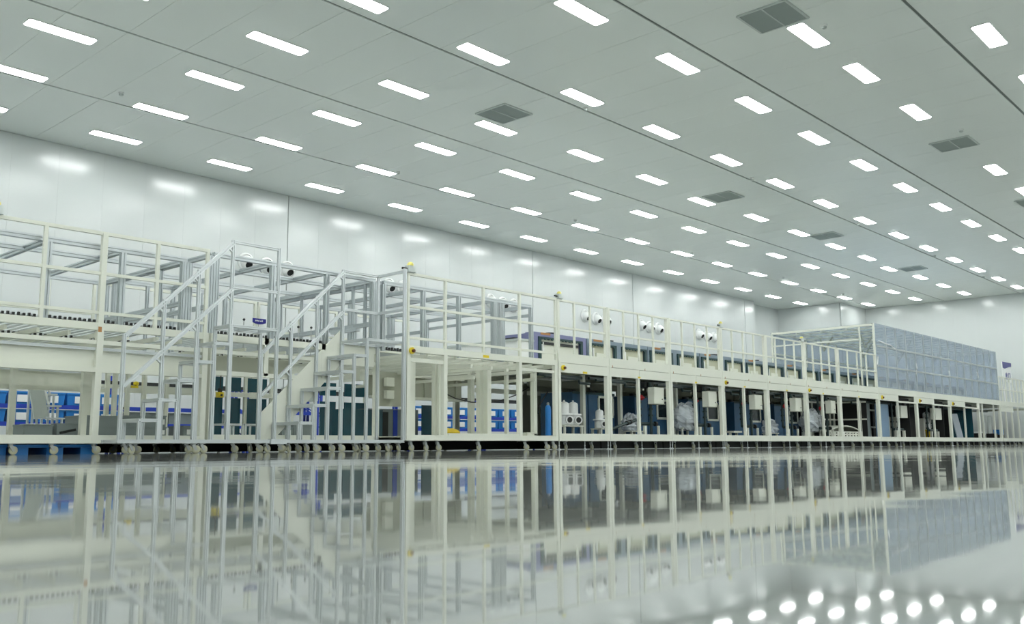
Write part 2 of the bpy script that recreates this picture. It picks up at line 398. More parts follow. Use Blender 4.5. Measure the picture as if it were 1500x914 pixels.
# ------------------------------------------------------------------ machine kit
_cm = {}
def caster(par, x, y, h, turn=0.0):
    key = round(h, 3)
    if key not in _cm:
        r = 0.058
        f_ = MB().box(-0.045, 0.045, -0.04, 0.04, h-0.012, h)
        f_.cyl((0, 0, h-0.03), (0, 0, h-0.012), 0.028, 10)
        for sd in (-1, 1):
            yy = sd*0.024
            f_.add([(-0.03, yy-0.003, h-0.03), (0.03, yy-0.003, h-0.03), (0.055, yy-0.003, r-0.012), (0.02, yy-0.003, r-0.016),
                    (-0.03, yy+0.003, h-0.03), (0.03, yy+0.003, h-0.03), (0.055, yy+0.003, r-0.012), (0.02, yy+0.003, r-0.016)],
                   [(0, 1, 2, 3), (7, 6, 5, 4), (0, 4, 5, 1), (1, 5, 6, 2), (2, 6, 7, 3), (3, 7, 4, 0)])
        f_.box(-0.03, 0.03, -0.027, 0.027, h-0.036, h-0.028)
        w_ = MB().lathe((0.036, -0.018, r), [(0.02, 0), (r-0.008, 0), (r, 0.006), (r, 0.030), (r-0.008, 0.036), (0.02, 0.036)], 18, (0, 1, 0))
        fm = f_.mesh('caster'); fm.materials.append(M['steel']); wm = w_.mesh('wheel', smooth=True); wm.materials.append(M['wheel'])
        _cm[key] = (fm, wm)
    fm, wm = _cm[key]; o_ = origin(par)
    c = bpy.data.objects.new('caster', fm); col.objects.link(c); c.parent = par; c.location = (x-o_.x, y-o_.y, -o_.z); c.rotation_euler = (0, 0, turn)
    w = bpy.data.objects.new('wheel', wm); col.objects.link(w); w.parent = c
_fm = {}
def foot(par, x, y, h):
    key = round(h, 3)
    if key not in _fm:
        b_ = MB().lathe((0, 0, 0), [(0.045, 0), (0.045, 0.008), (0.02, 0.022), (0.009, 0.026), (0.009, h)], 12)
        b_.cyl((0, 0, h*0.45), (0, 0, h*0.45+0.012), 0.017, 6)
        me = b_.mesh('levelling_foot', smooth=True); me.materials.append(M['alu']); _fm[key] = me
    o_ = origin(par)
    c = bpy.data.objects.new('levelling_foot', _fm[key]); col.objects.link(c); c.parent = par; c.location = (x-o_.x, y-o_.y, -o_.z)
_rm = None
def rollers(par, x0, x1, y, z, ylen=2.3, pitch=0.14, mats=('black', 'alu')):
    global _rm
    if _rm is None:
        b_ = MB().box(-0.05, 0.05, -0.02, 0.02, 0, 0.03).box(-0.05, -0.022, -0.02, 0.02, 0.03, 0.07).box(0.022, 0.05, -0.02, 0.02, 0.03, 0.062)
        m1 = b_.mesh('roller_bracket'); m1.materials.append(M['black'])
        m2 = MB().cyl((0, 0.02, 0.052), (0, ylen, 0.052), 0.021, 8).mesh('roller', smooth=True); m2.materials.append(M['alu'])
        _rm = (m1, m2)
    o_ = origin(par); x = x0
    while x < x1:
        c = bpy.data.objects.new('roller_bracket', _rm[0]); col.objects.link(c); c.parent = par; c.location = (x-o_.x, y-o_.y, z-o_.z)
        d = bpy.data.objects.new('roller', _rm[1]); col.objects.link(d); d.parent = c
        x += pitch
def guard(par, xs, y, z0, z1=3.195, zm=2.6, zl=2.03, w=0.05, main=(), low=True, mt='cream'):
    for i, x in enumerate(xs):
        ww = 0.075 if i in main else w
        bar(par, 'guard_post', (x, y, z0), (x, y, z1-w*0.5), ww, ww, mt)
    x0, x1 = xs[0]-w/2, xs[-1]+w/2
    bar(par, 'top_rail', (x0, y, z1-w/2), (x1, y, z1-w/2), w*0.98, w, mt)
    bar(par, 'middle_rail', (x0, y, zm-0.02), (x1, y, zm-0.02), w*0.8, 0.045, mt)
    if low: bar(par, 'lower_rail', (x0, y, zl-0.02), (x1, y, zl-0.02), w*0.8, 0.045, mt)
def estop(par, x, y, z, r=0.06):
    b_ = MB().cyl((x, y, z), (x, y-0.035, z), r, 16).build('emergency_stop', 'yellow', par, True)
    MB().cyl((x+0.012, y-0.034, z-0.005), (x+0.012, y-0.07, z-0.005), r*0.5, 12).build('button', 'stop_red', b_, True)
def sticker(par, x, y, z, w=0.14, h=0.05, mt='yellow'):
    box(par, 'warning_sticker', x-w/2, x+w/2, y-0.003, y, z-h/2, z+h/2, mt)
def beacon(x, y, z, label, sc=1.0):
    t = thing('warning_beacon', label, 'beacon', (x, y, z), 'warning beacons on the guard rails')
    box(t, 'housing', x-0.07*sc, x+0.07*sc, y-0.05*sc, y+0.05*sc, z, z+0.10*sc, 'vent_frame')
    MB().lathe((x, y, z+0.10*sc), [(0.05*sc, 0), (0.048*sc, 0.03*sc), (0.03*sc, 0.055*sc), (0.01*sc, 0.062*sc)], 14).build('lens', 'lens_yellow', t, True)
    MB().cyl((x-0.07*sc, y, z+0.05*sc), (x-0.16*sc, y, z+0.05*sc), 0.018*sc, 8).build('cable_gland', 'black', t, True)
    MB().box(x-0.09*sc, x+0.05*sc, y-0.03*sc, y+0.03*sc, z-0.012, z+0.002).build('mounting_plate', 'steel', t)
YF, YB, YR = 12.52, 13.30, 17.40

# ---- left module: open cream frame with a roller deck
L = thing('machine_module', 'open cream machine frame at the far left with handrail and roller deck', 'machine', (4.7, 15.3, 0), 'production line modules')
LX0 = 1.2
for y in (YB, YR):
    bar(L, 'base_beam', (LX0, y, 0.208), (7.46, y, 0.208), 0.09, 0.115)
    bar(L, 'deck_beam', (LX0, y, 1.807), (7.46, y, 1.807), 0.08, 0.105)
    bar(L, 'middle_beam', (LX0, y, 1.58), (7.46, y, 1.58), 0.06, 0.06)
    bar(L, 'side_rail', (LX0, y, 1.485), (7.46, y, 1.485), 0.045, 0.04, 'alu', 1)
    box(L, 'side_panel', LX0, 7.42, y+0.03, y+0.05, 1.22, 1.46, 'cream')
    bar(L, 'lower_flange', (LX0, y, 1.185), (7.46, y, 1.185), 0.09, 0.07)
for x in (3.32, 5.78, 7.42):
    for y in (YB, YR):
        bar(L, 'post', (x, y-0.002, 0.15), (x, y-0.002, 1.86), 0.09, 0.09)
for x in (LX0+0.05, 3.32, 5.78, 7.42):
    bar(L, 'cross_beam', (x, YB, 0.2), (x, YR, 0.2), 0.07, 0.09)
    bar(L, 'cross_beam', (x, YB+0.04, 1.55), (x, YR-0.04, 1.55), 0.06, 0.08)
k = 0
for x in np.arange(1.6, 7.4, 0.42):
    bar(L, 'deck_joist', (x, YB+0.05, 1.70), (x, YR-0.05, 1.70), 0.04, 0.06)
guard(L, [1.68, 2.5, 3.32, 4.14, 4.96, 5.78, 6.6, 7.42], YB, 1.86, main=(2, 5))
guard(L, [1.68, 3.32, 4.96, 6.6, 7.42], YR, 1.86, main=())
rollers(L, 2.2, 7.1, 13.72, 1.90)
rollers(L, 4.45, 6.9, 14.6, 1.735, pitch=0.15)
box(L, 'front_roller_rail', LX0, 7.3, 13.68, 13.76, 1.86, 1.9, 'cream')
box(L, 'roller_rail', LX0, 7.3, 15.9, 16.05, 1.72, 1.95, 'cream')
sticker(L, 5.765, YB-0.047, 1.765, 0.05, 0.075, 'orange_tag')
for px, yy in ((17, 14.9), (122, 14.0)):
    p = on(px, 600, yy); bar(L, 'inner_post', (p.x, yy, 0.25), (p.x, yy, 1.6), 0.085, 0.085)
for px, yy in ((156, 16.9), (167, 16.3)):
    p = on(px, 590, yy); bar(L, 'inner_post', (p.x, yy, 0.25), (p.x, yy, 1.6), 0.07, 0.07)
box(L, 'underframe_beam', LX0, 7.4, 15.6, 15.66, 0.015, 0.16, 'under_shade')
bar(L, 'inner_rail', (5.6, 16.6, 1.11), (7.4, 16.6, 1.11), 0.05, 0.07)
for x in (1.5, 4.70, 5.22, 5.80, 6.4, 7.3):
    caster(L, x, YB+0.02, 0.15, random.uniform(-0.75, 0.6))
    caster(L, x+0.15, YR-0.1, 0.15, random.uniform(0, 3))
for x in (6.05, 6.7, 7.0): caster(L, x, 14.6, 0.15, random.uniform(0, 3))
for x in (3.4, 7.4): foot(L, x, YB+0.02, 0.15)
MB().tube([on(-6, 519, 13.5), on(4, 524, 13.48), on(16, 527, 13.47), on(34, 528, 13.46)], 0.011, 6).build('cable', 'cable', L, True)
MB().tube([on(-6, 527, 13.5), on(10, 527.5, 13.48), on(32, 528.5, 13.46)], 0.011, 6).build('cable', 'cable', L, True)

# aluminium profile frames standing on the decks
def alu_frame(label, xs, ys, z0, z1, big=(), loc=None, extra_x=(), shelf=None):
    t = thing('profile_scaffold', label, 'scaffold', ((xs[0]+xs[-1])/2, (ys[0]+ys[-1])/2, z0), 'aluminium scaffolds on the deck')
    w = 0.075
    for y in ys:
        bar(t, 'long_beam', (xs[0], y, z1-w/2), (xs[-1], y, z1-w/2), w*0.9, w, 'alu_scaffold', 1)
    for i, x in enumerate(xs):
        bar(t, 'cross_beam', (x, ys[0]+w/2, z1-w/2-0.001), (x, ys[-1]-w/2, z1-w/2-0.001), w*0.9, w*0.98, 'alu_scaffold', 1)
        for y in (ys[0], ys[-1]):
            if i in big: bar(t, 'corner_post', (x, y, z0), (x, y, z1-w), 0.18, 0.09, 'alu_scaffold', 2)
            else: bar(t, 'post', (x, y, z0), (x, y, z1-w), 0.08, 0.08, 'alu_scaffold', 1)
    return t
lf = alu_frame('aluminium profile scaffold on the deck at the far left behind the cream handrail', [1.9, 2.95, 4.0, 5.07, 6.14, 7.16], [13.47, 14.3, 16.4], 1.86, 3.04, big=(5,))
bar(lf, 'inner_post', (7.16, 14.3, 1.86), (7.16, 14.3, 2.96), 0.06, 0.06, 'alu_scaffold', 1)
bar(lf, 'end_rail', (7.16, 13.52, 2.33), (7.16, 16.35, 2.33), 0.05, 0.07, 'alu_scaffold', 1)
bar(lf, 'slide_rail', (7.16, 14.3, 2.25), (7.16, 16.3, 2.25), 0.05, 0.06, 'alu_scaffold', 1)
mf = alu_frame('aluminium profile scaffold standing on the deck between the two stairs', [7.62, 8.72, 9.84, 10.94], [13.47, 14.5, 15.8, 16.87], 1.86, 3.205, big=(0, 3))
for y in (13.75, 14.12, 15.8): bar(mf, 'inner_post', (10.94, y, 1.86), (10.94, y, 3.13), 0.05, 0.05, 'alu_scaffold', 1)
bar(mf, 'end_rail', (10.94, 13.52, 2.35), (10.94, 16.8, 2.35), 0.06, 0.08, 'alu_scaffold', 1)
bar(mf, 'end_rail', (7.62, 13.52, 2.33), (7.62, 16.8, 2.33), 0.05, 0.07, 'alu_scaffold', 1)
for x in (8.2, 9.3): bar(mf, 'rear_post', (x, 16.87, 1.86), (x, 16.87, 3.13), 0.06, 0.06, 'alu_scaffold', 1)
bar(mf, 'rear_rail', (7.7, 16.87, 2.5), (10.9, 16.87, 2.5), 0.05, 0.05, 'alu_scaffold', 1)
MB().bar((10.90, 14.7, 2.27), (10.90, 13.9, 2.27), 0.1, 0.05).build('slide_unit', 'alu_scaffold', mf)
bf = alu_frame('aluminium profile scaffold on the deck right of the second stair', [11.14, 12.15, 13.13, 14.2, 15.36], [13.47, 14.5, 15.8, 16.87], 1.86, 3.19, big=(3,))
bar(bf, 'corner_post', (14.38, 13.47, 1.86), (14.38, 13.47, 3.11), 0.16, 0.09, 'alu_scaffold', 2)
for y in (14.0, 15.8): bar(bf, 'inner_post', (12.15, y, 1.86), (12.15, y, 3.11), 0.05, 0.05, 'alu_scaffold', 1)
for y in (14.3, 16.2): bar(bf, 'inner_post', (15.36, y, 1.86), (15.36, y, 3.11), 0.05, 0.05, 'alu_scaffold', 1)
for x in (11.7, 12.7): bar(bf, 'rear_post', (x, 16.87, 1.86), (x, 16.87, 3.11), 0.06, 0.06, 'alu_scaffold', 1)
bar(bf, 'end_rail', (15.36, 13.52, 2.95), (15.36, 16.8, 2.95), 0.05, 0.06, 'alu_scaffold', 1)
bar(bf, 'end_rail', (12.15, 13.52, 2.30), (12.15, 16.8, 2.30), 0.05, 0.06, 'alu_scaffold', 1)

# ---- middle module behind the two stairs
Mm = thing('machine_module', 'cream machine frame behind and between the two aluminium stairs', 'machine', (9.2, 15.3, 0), 'production line modules')
for y in (YB, YR):
    bar(Mm, 'base_beam', (7.56, y, 0.225), (10.9, y, 0.225), 0.09, 0.115)
    bar(Mm, 'deck_beam', (7.56, y, 1.807), (10.9, y, 1.807), 0.08, 0.105)
    bar(Mm, 'middle_beam', (7.56, y, 1.58), (10.9, y, 1.58), 0.06, 0.06)
    bar(Mm, 'lower_flange', (7.56, y, 1.245), (9.6, y, 1.245), 0.08, 0.07)
box(Mm, 'side_panel', 7.6, 9.2, YB+0.25, YB+0.27, 1.28, 1.55, 'cream_shaded')
for x in (7.56, 10.86):
    for y in (YB, YR): bar(Mm, 'post', (x, y, 0.17), (x, y, 1.86), 0.09, 0.09)
bar(Mm, 'hanger_post', (8.52, YB, 1.24), (8.52, YB, 1.86), 0.08, 0.08)
bar(Mm, 'hanger_post', (9.66, YB, 1.24), (9.66, YB, 1.86), 0.08, 0.08)
for x in (7.7, 9.2, 10.7):
    bar(Mm, 'cross_beam', (x, YB, 0.22), (x, YR, 0.22), 0.07, 0.09)
for x in np.arange(7.8, 10.8, 0.38):
    bar(Mm, 'deck_joist', (x, YB+0.05, 1.66), (x, YR-0.05, 1.66), 0.035, 0.05)
rollers(Mm, 7.85, 10.8, 13.72, 1.90)
rollers(Mm, 7.9, 10.4, 14.9, 1.66, pitch=0.16)
box(Mm, 'front_roller_rail', 7.6, 10.85, 13.68, 13.76, 1.86, 1.9, 'cream')
guard(Mm, [7.6, 8.7, 9.8, 10.86], YR, 1.86)
for x0, x1 in ((9.2, 9.75), (9.85, 10.15), (10.25, 10.75)):
    box(Mm, 'teal_door', x0, x1, 16.68, 16.72, 0.3, 1.07, 'door_teal')
    box(Mm, 'upper_pane', x0, x1, 16.68, 16.72, 1.2, 1.48, 'door_teal')
for x in (9.15, 9.8, 10.2, 10.8):
    bar(Mm, 'inner_post', (x, 16.6, 0.25), (x, 16.6, 1.6), 0.06, 0.06)
bar(Mm, 'inner_rail', (7.7, 16.55, 1.13), (10.85, 16.55, 1.13), 0.06, 0.09)
for px, yy in ((186, 16.3), (210, 16.5), (243, 16.4)):
    p = on(px, 590, yy); bar(Mm, 'inner_post', (p.x, yy, 0.26), (p.x, yy, 1.6), 0.07, 0.07)
for px, yy in ((296, 14.4), (306, 13.9)):
    p = on(px, 590, yy); bar(Mm, 'inner_post', (p.x, yy, 0.25), (p.x, yy, 1.6), 0.12, 0.12)
for x in (8.0, 8.3, 8.9, 9.2, 9.6, 10.1, 10.5):
    caster(Mm, x, YB+0.04, 0.168, random.uniform(-0.75, 0.6)); caster(Mm, x-0.15, 15.6, 0.168, random.uniform(-0.75, 0.6))
bf2 = MB()
box(Mm, 'underframe_beam', 7.6, 10.8, 14.2, 14.26, 0.015, 0.17, 'under_shade')
box(Mm, 'underframe_beam', 7.6, 10.8, 16.0, 16.06, 0.015, 0.17, 'under_shade')
# low aluminium racks on the tray behind the first stair
for x0 in (8.6, 9.0):
    bb = MB()
    for x in (x0, x0+0.34):
        for y in (14.6, 15.0): bb.bar((x, y, 0.27), (x, y, 0.5), 0.03, 0.03)
        bb.bar((x, 14.6, 0.485), (x, 15.0, 0.485), 0.03, 0.03)
    for y in (14.6, 15.0): bb.bar((x0, y, 0.485), (x0+0.34, y, 0.485), 0.03, 0.03)
    bb.build('low_rack', 'alu', Mm)
box(Mm, 'equipment_box', 10.05, 10.6, 14.7, 15.1, 0.95, 1.2, 'vent_frame')
box(Mm, 'wall_box', 10.72, 10.84, 13.6, 13.8, 1.3, 1.5, 'cream')

# ---- module B, right of the second stair
B = thing('machine_module', 'open cream machine frame right of the second stair with handrail', 'machine', (12.95, 15.0, 0), 'production line modules')
BX0, BX1 = 10.92, 15.06
for y in (YF, YR):
    bar(B, 'base_beam', (BX0, y, 0.235), (BX1, y, 0.235), 0.09, 0.10)
    bar(B, 'deck_beam', (BX0, y, 1.81), (BX1, y, 1.81), 0.08, 0.115)
for x in (10.93, 11.83, 13.90, 15.02):
    bar(B, 'post', (x, YF, 0.19), (x, YF, 1.86), 0.085, 0.085)
    bar(B, 'post', (x, YR, 0.19), (x, YR, 1.86), 0.085, 0.085)
bar(B, 'tie_rail', (10.95, YF, 1.615), (11.8, YF, 1.615), 0.05, 0.07)
bar(B, 'tie_rail', (13.92, YF, 1.615), (15.0, YF, 1.615), 0.05, 0.055)
box(B, 'sill', 11.9, 13.84, YF-0.05, YF+0.06, 0.285, 0.32, 'cream')
for x in (11.83, 13.90, 15.02):
    bar(B, 'cross_beam', (x, YF, 0.24), (x, YR, 0.24), 0.07, 0.09)
for x in (12.6, 13.15, 14.4):
    bar(B, 'cross_beam', (x, YF+0.05, 1.60), (x, YR-0.05, 1.60), 0.06, 0.07)
for x in np.arange(11.1, 15.0, 0.36):
    bar(B, 'deck_joist', (x, YF+0.05, 1.72), (x, YR-0.05, 1.72), 0.04, 0.05)
for px, yy, w in ((601, 13.4, 0.13), (637, 13.5, 0.09), (703, 13.3, 0.11), (714, 13.1, 0.11), (782, 12.95, 0.10), (643, 13.4, 0.05), (690, 14.5, 0.11), (742, 13.4, 0.07)):
    p = on(px, 600, yy); bar(B, 'inner_post', (p.x, yy, 0.28), (p.x, yy, 1.75), w, w)
box(B, 'inner_panel', 12.3, 15.0, 15.3, 15.34, 1.14, 1.58, 'cream_shaded')
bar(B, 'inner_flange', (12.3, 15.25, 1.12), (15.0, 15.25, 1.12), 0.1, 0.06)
for x in np.arange(12.9, 15.0, 0.95): bar(B, 'panel_rib', (x, 15.27, 1.15), (x, 15.27, 1.57), 0.05, 0.04, 'cream_shaded')
bar(B, 'inner_flange', (12.3, 15.25, 1.6), (15.0, 15.25, 1.6), 0.1, 0.06)
for a, c in (((13.0, 12.9, 1.42), (13.0, 17.0, 1.42)), ((14.6, 12.7, 1.45), (14.6, 17.0, 1.45))):
    bar(B, 'cross_beam', a, c, 0.05, 0.06)
for x0_, x1_ in ((12.1, 12.5), (12.75, 13.3)):
    box(B, 'teal_door', x0_, x1_, 16.68, 16.72, 0.3, 1.07, 'door_teal'); box(B, 'upper_pane', x0_, x1_, 16.68, 16.72, 1.2, 1.48, 'door_teal')
guard(B, [10.93, 11.85, 12.87, 13.92, 15.06], YF, 1.865)
guard(B, [10.95, 12.0, 13.0, 14.0, 15.06], YR, 1.865)
rollers(B, 11.2, 14.9, 13.72, 1.90)
box(B, 'front_roller_rail', 11.0, 15.0, 13.68, 13.76, 1.86, 1.9, 'cream')
estop(B, 10.98, YF-0.045, 1.775)
sticker(B, 12.9, YF-0.042, 1.80, 0.16, 0.05)
MB().tube([on(653, 577, 13.6), on(668, 584, 13.6), on(690, 589, 13.6), on(715, 590, 13.6), on(735, 586, 13.6), on(755, 579, 13.6), on(775, 567, 13.6)], 0.012, 6).build('cable', 'cable', B, True)
MB().tube([on(803, 573, 13.4), on(795, 585, 13.4), on(789, 598, 13.4), on(788, 606, 13.4)], 0.012, 6).build('cable', 'cable', B, True)
for x in (11.05, 11.4, 11.7, 12.75, 14.1, 14.75, 14.98):
    caster(B, x, YF+0.05, 0.185, random.uniform(-0.75, 0.6))
for x in (11.3, 12.0, 12.5, 13.2, 13.6, 14.4): caster(B, x, 14.4, 0.185, random.uniform(-0.75, 0.6))
box(B, 'underframe_beam', 10.95, 15.0, 13.6, 13.66, 0.015, 0.185, 'under_shade')
box(B, 'underframe_beam', 10.95, 15.0, 15.8, 15.86, 0.015, 0.185, 'under_shade')
box(B, 'equipment_cabinet', 12.95, 14.35, 16.05, 16.5, 0.262, 0.92, 'grey_crate')
box(B, 'cabinet_strip', 13.6, 13.72, 16.03, 16.049, 0.3, 0.9, 'rack_blue'); box(B, 'cabinet_strip', 13.1, 13.45, 16.03, 16.049, 0.3, 0.85, 'black')
box(B, 'equipment_cabinet', 11.6, 12.6, 15.2, 15.6, 0.262, 0.85, 'door_teal')
p = on(619, 600, 15.8)
box(B, 'dark_curtain', p.x, p.x+0.35, 15.8, 15.84, 0.3, 1.02, 'door_teal')
p = on(574, 600, 14.6)
box(B, 'wall_box', p.x-0.14, p.x+0.06, 14.6, 14.7, 1.3, 1.48, 'cream'); box(B, 'wall_box', p.x-0.14, p.x+0.06, 14.6, 14.7, 1.05, 1.22, 'cream')
box(B, 'mounting_board', p.x-0.35, p.x+0.6, 14.72, 14.74, 0.9, 1.6, 'cream_shaded')
estop(B, p.x+0.55, 14.7, 1.02, 0.05)
beacon(10.98, YF, 3.197, 'small grey and yellow warning beacon at the stair corner of the handrail', 1.2)
beacon(15.2, YF, 3.197, 'small grey and yellow warning beacon on the handrail at mid picture', 1.0)
beacon(4.30, YB, 3.197, 'small grey and yellow warning beacon on the handrail at the left edge', 1.2)
beacon(21.95, YF, 3.187, 'tiny grey and yellow warning beacon on the long handrail right of the wall nozzles', 1.0)
beacon(26.78, YF, 3.187, 'tiny yellow warning beacon on the long handrail in front of the tall enclosure', 1.0)

# ------------------------------------------------------------------ the two aluminium stairs
def stair(label, x0, xl0, xl1, yf, yb, rail_y, run, n=5, panel=False):
    t = thing('aluminium_stair', label, 'stair', ((x0+xl1)/2, (yf+yb)/2, 0), 'aluminium profile stairs')
    w = 0.045; z0 = 0.195; rise = 0.2885
    for y in (yf, yb):
        bar(t, 'base_rail', (x0-0.03, y, 0.172), (xl1+0.03, y, 0.172), w, 0.05, 'alu', 1)
    for x in (x0, xl1): bar(t, 'base_cross_rail', (x, yf+w/2, 0.172), (x, yb-w/2, 0.172), w, 0.045, 'alu', 1)
    for k in range(n+1):
        xa = x0+run*(k+1); xb = xa+run if k < n else xl1; zt = z0+rise*(k+1)
        for y in (yf, yb):
            bar(t, 'tread_post', (xa, y, z0), (xa, y, zt-w), w, w, 'alu', 1)
            bar(t, 'tread_side_rail', (xa+w/2+0.001, y, zt-w/2), (xb-w/2-0.001, y, zt-w/2), w*0.97, w, 'alu', 1)
        bar(t, 'tread_front_rail', (xa, yf-w/2, zt-w/2+0.001), (xa, yb+w/2, zt-w/2+0.001), w, w, 'alu', 1)
        if k < n: bar(t, 'tread_back_rail', (xb-w, yf+w/2, zt-w/2), (xb-w, yb-w/2, zt-w/2), w*0.9, w*0.9, 'alu', 1)
    ztop = z0+rise*(n+1)
    for y in (yf, yb):
        bar(t, 'landing_post', (xl1, y, z0), (xl1, y, ztop), w, w, 'alu', 1)
    bar(t, 'landing_rail', (xl1-w, yf, ztop-w/2), (xl1-w, yb, ztop-w/2), w*0.9, w*0.9, 'alu', 1)
    bar(t, 'landing_rail', ((xl0+xl1)/2, yf, ztop-w/2), ((xl0+xl1)/2, yb, ztop-w/2), w*0.9, w*0.9, 'alu', 1)
    # handrail
    ht = 1.635; top = 3.215; xr = [x0+(xl0-x0)*f_ for f_ in (0, 0.345, 0.665, 1.0)]
    for x in xr:
        zt = ht+(top-ht)*(x-x0)/(xl0-x0)
        bar(t, 'handrail_post', (x, rail_y, 0.195), (x, rail_y, zt), w*1.04, w*1.04, 'alu', 1)
    bar(t, 'handrail', (x0+0.02, rail_y-0.001, ht-0.02), (xl0, rail_y-0.001, top-0.045), 0.05, 0.055, 'alu', 1)
    bar(t, 'middle_handrail', (x0+0.02, rail_y-0.001, ht-0.72), (xl0, rail_y-0.001, top-0.76), 0.05, 0.05, 'alu', 1)
    for x in xr[1:]:
        zt = ht+(top-ht)*(x-x0)/(xl0-x0)
        for dz in (-0.06, -0.79):
            MB().bar((x-0.02, rail_y, zt+dz-0.12), (x-0.085, rail_y, zt+dz-0.06), 0.03, 0.025).build('corner_bracket', 'alu', t)
    return t, top, ztop
w = 0.045
s1, top, zt = stair('left aluminium profile stair with sloping front handrail and landing', 5.785, 7.405, 8.22, YF, 12.98, YF, 0.272)
bar(s1, 'landing_rail_post', (8.22, YF, 1.93), (8.22, YF, top), w, w, 'alu', 1)
bar(s1, 'landing_top_rail', (7.405, YF, top-w/2), (8.22, YF, top-w/2), w, w, 'alu', 1)
bar(s1, 'landing_middle_rail', (7.405, YF, 2.50), (8.22, YF, 2.50), w, w, 'alu', 1)
s2, top, zt = stair('right aluminium profile stair with cream side plate and rear handrail', 8.40, 10.03, 10.83, YF, 13.23, 13.23, 0.269, panel=True)
MB().prism([(8.43, 0.2), (8.70, 0.2), (10.02, 1.52), (10.78, 1.52), (10.78, 1.88), (10.0, 1.88), (10.0, 2.12), (8.43, 0.62)], 13.262, 13.275).build('side_plate', 'cream', s2)
bar(s2, 'landing_rail_post', (10.83, 13.23, 1.93), (10.83, 13.23, top), w, w, 'alu', 1)
bar(s2, 'landing_rail_post', (10.80, YF-0.062, 0.195), (10.80, YF-0.062, top+0.02), w*1.3, w*0.9, 'alu', 1)
bar(s2, 'landing_top_rail', (10.03, 13.23, top-w/2), (10.83, 13.23, top-w/2), w, w, 'alu', 1)
bar(s2, 'landing_middle_rail', (10.03, 13.23, 2.50), (10.83, 13.23, 2.50), w, w, 'alu', 1)
bar(s2, 'landing_side_rail', (10.83, YF, top-w/2), (10.83, 13.23, top-w/2), w, w, 'alu', 1)
bar(s2, 'landing_side_rail', (10.83, YF, 2.50), (10.83, 13.23, 2.50), w, w, 'alu', 1)
for t, xs in ((s1, (5.95, 6.9, 7.02, 8.1)), (s2, (8.5, 9.0, 9.5, 10.0, 10.5, 10.75))):
    for x in xs:
        caster(t, x, YF+0.03, 0.147, random.uniform(-0.75, 0.6)); caster(t, x+0.1, YF+0.42, 0.147, random.uniform(-0.75, 0.6))
box(s1, 'joining_plate', 8.14, 8.42, YF-0.055, YF+0.04, 0.13, 0.205, 'alu')

# ------------------------------------------------------------------ main line modules (panelled front)
def front_module(label, xa, xb, posts, gp, lower_split=None, lowz=1.62, casters=(), kind=0):
    t = thing('machine_module', label, 'machine', ((xa+xb)/2, 15.0, 0), 'production line modules')
    g = 0.004
    for y, f_ in ((YF, -1), (YR, 1)):
        bar(t, 'base_beam', (xa+g, y, 0.258), (xb-g, y, 0.258), 0.10, 0.155)
    box(t, 'upper_front_panel', xa+g, xb-g, YF-0.052, YF-0.03, 1.826, 2.032, 'cream')
    cuts = [xa]+([lower_split] if lower_split else [])+[xb]
    for c0, c1 in zip(cuts[:-1], cuts[1:]):
        box(t, 'lower_front_panel', c0+g, c1-g, YF-0.052, YF-0.03, lowz, 1.818, 'cream')
    bar(t, 'deck_beam', (xa+g, YF+0.02, 1.93), (xb-g, YF+0.02, 1.93), 0.09, 0.15)
    bar(t, 'deck_beam', (xa+g, YR, 1.93), (xb-g, YR, 1.93), 0.09, 0.15)
    box(t, 'deck_plate', xa+g, xb-g, 13.0, YR-0.1, 1.90, 1.93, 'cream_shaded')
    for x in (xa+0.045, xb-0.045):
        bar(t, 'post', (x, YF, 0.18), (x, YF, 1.86), 0.08, 0.09)
        bar(t, 'post', (x, YR, 0.18), (x, YR, 1.86), 0.08, 0.09)
        bar(t, 'cross_beam', (x, YF+0.05, 0.25), (x, YR-0.05, 0.25), 0.06, 0.1)
        bar(t, 'cross_beam', (x, YF+0.05, 1.75), (x, YR-0.05, 1.75), 0.06, 0.1, 'cream_shaded')
    for x in posts:
        bar(t, 'post', (x, YF, 0.18), (x, YF, 1.86), 0.065, 0.065)
    box(t, 'base_tray', xa+0.05, xb-0.05, YF+0.1, YR-0.1, 0.205, 0.225, 'under_shade')
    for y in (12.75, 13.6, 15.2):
        box(t, 'underframe_beam', xa+0.02, xb-0.02, y, y+0.06, 0.015, 0.178, 'under_shade')  # low beams coloured black like the shade under the line
    n = max(2, int((xb-xa)/0.7))
    for k in range(n):
        x = xa+(k+0.5)*(xb-xa)/n
        caster(t, x, YF+0.17, 0.178, random.uniform(-0.75, 0.6))
    for x in (xa+0.03, (xa+xb)/2, xb-0.06): foot(t, x, YF-0.015, 0.18)
    if gp: guard(t, gp, YF, 2.03, 3.187, 2.6, w=0.042, main=(0, len(gp)-1), low=False)
    return t
MX = [15.08, 16.87, 19.37, 21.87, 24.37, 26.87, 29.30, 32.50]
ml = ['first panelled cream module, right of the open frame, with two white filter vessels',
      'second panelled cream module from the left, with a slanting dark hose inside',
      'third panelled cream module from the left along the line',
      'fourth panelled cream module from the left along the line',
      'fifth panelled cream module from the left along the line',
      'sixth panelled cream module from the left along the line',
      'seventh panelled cream module, with a perforated cream cover, beside the tall enclosure']
C = []
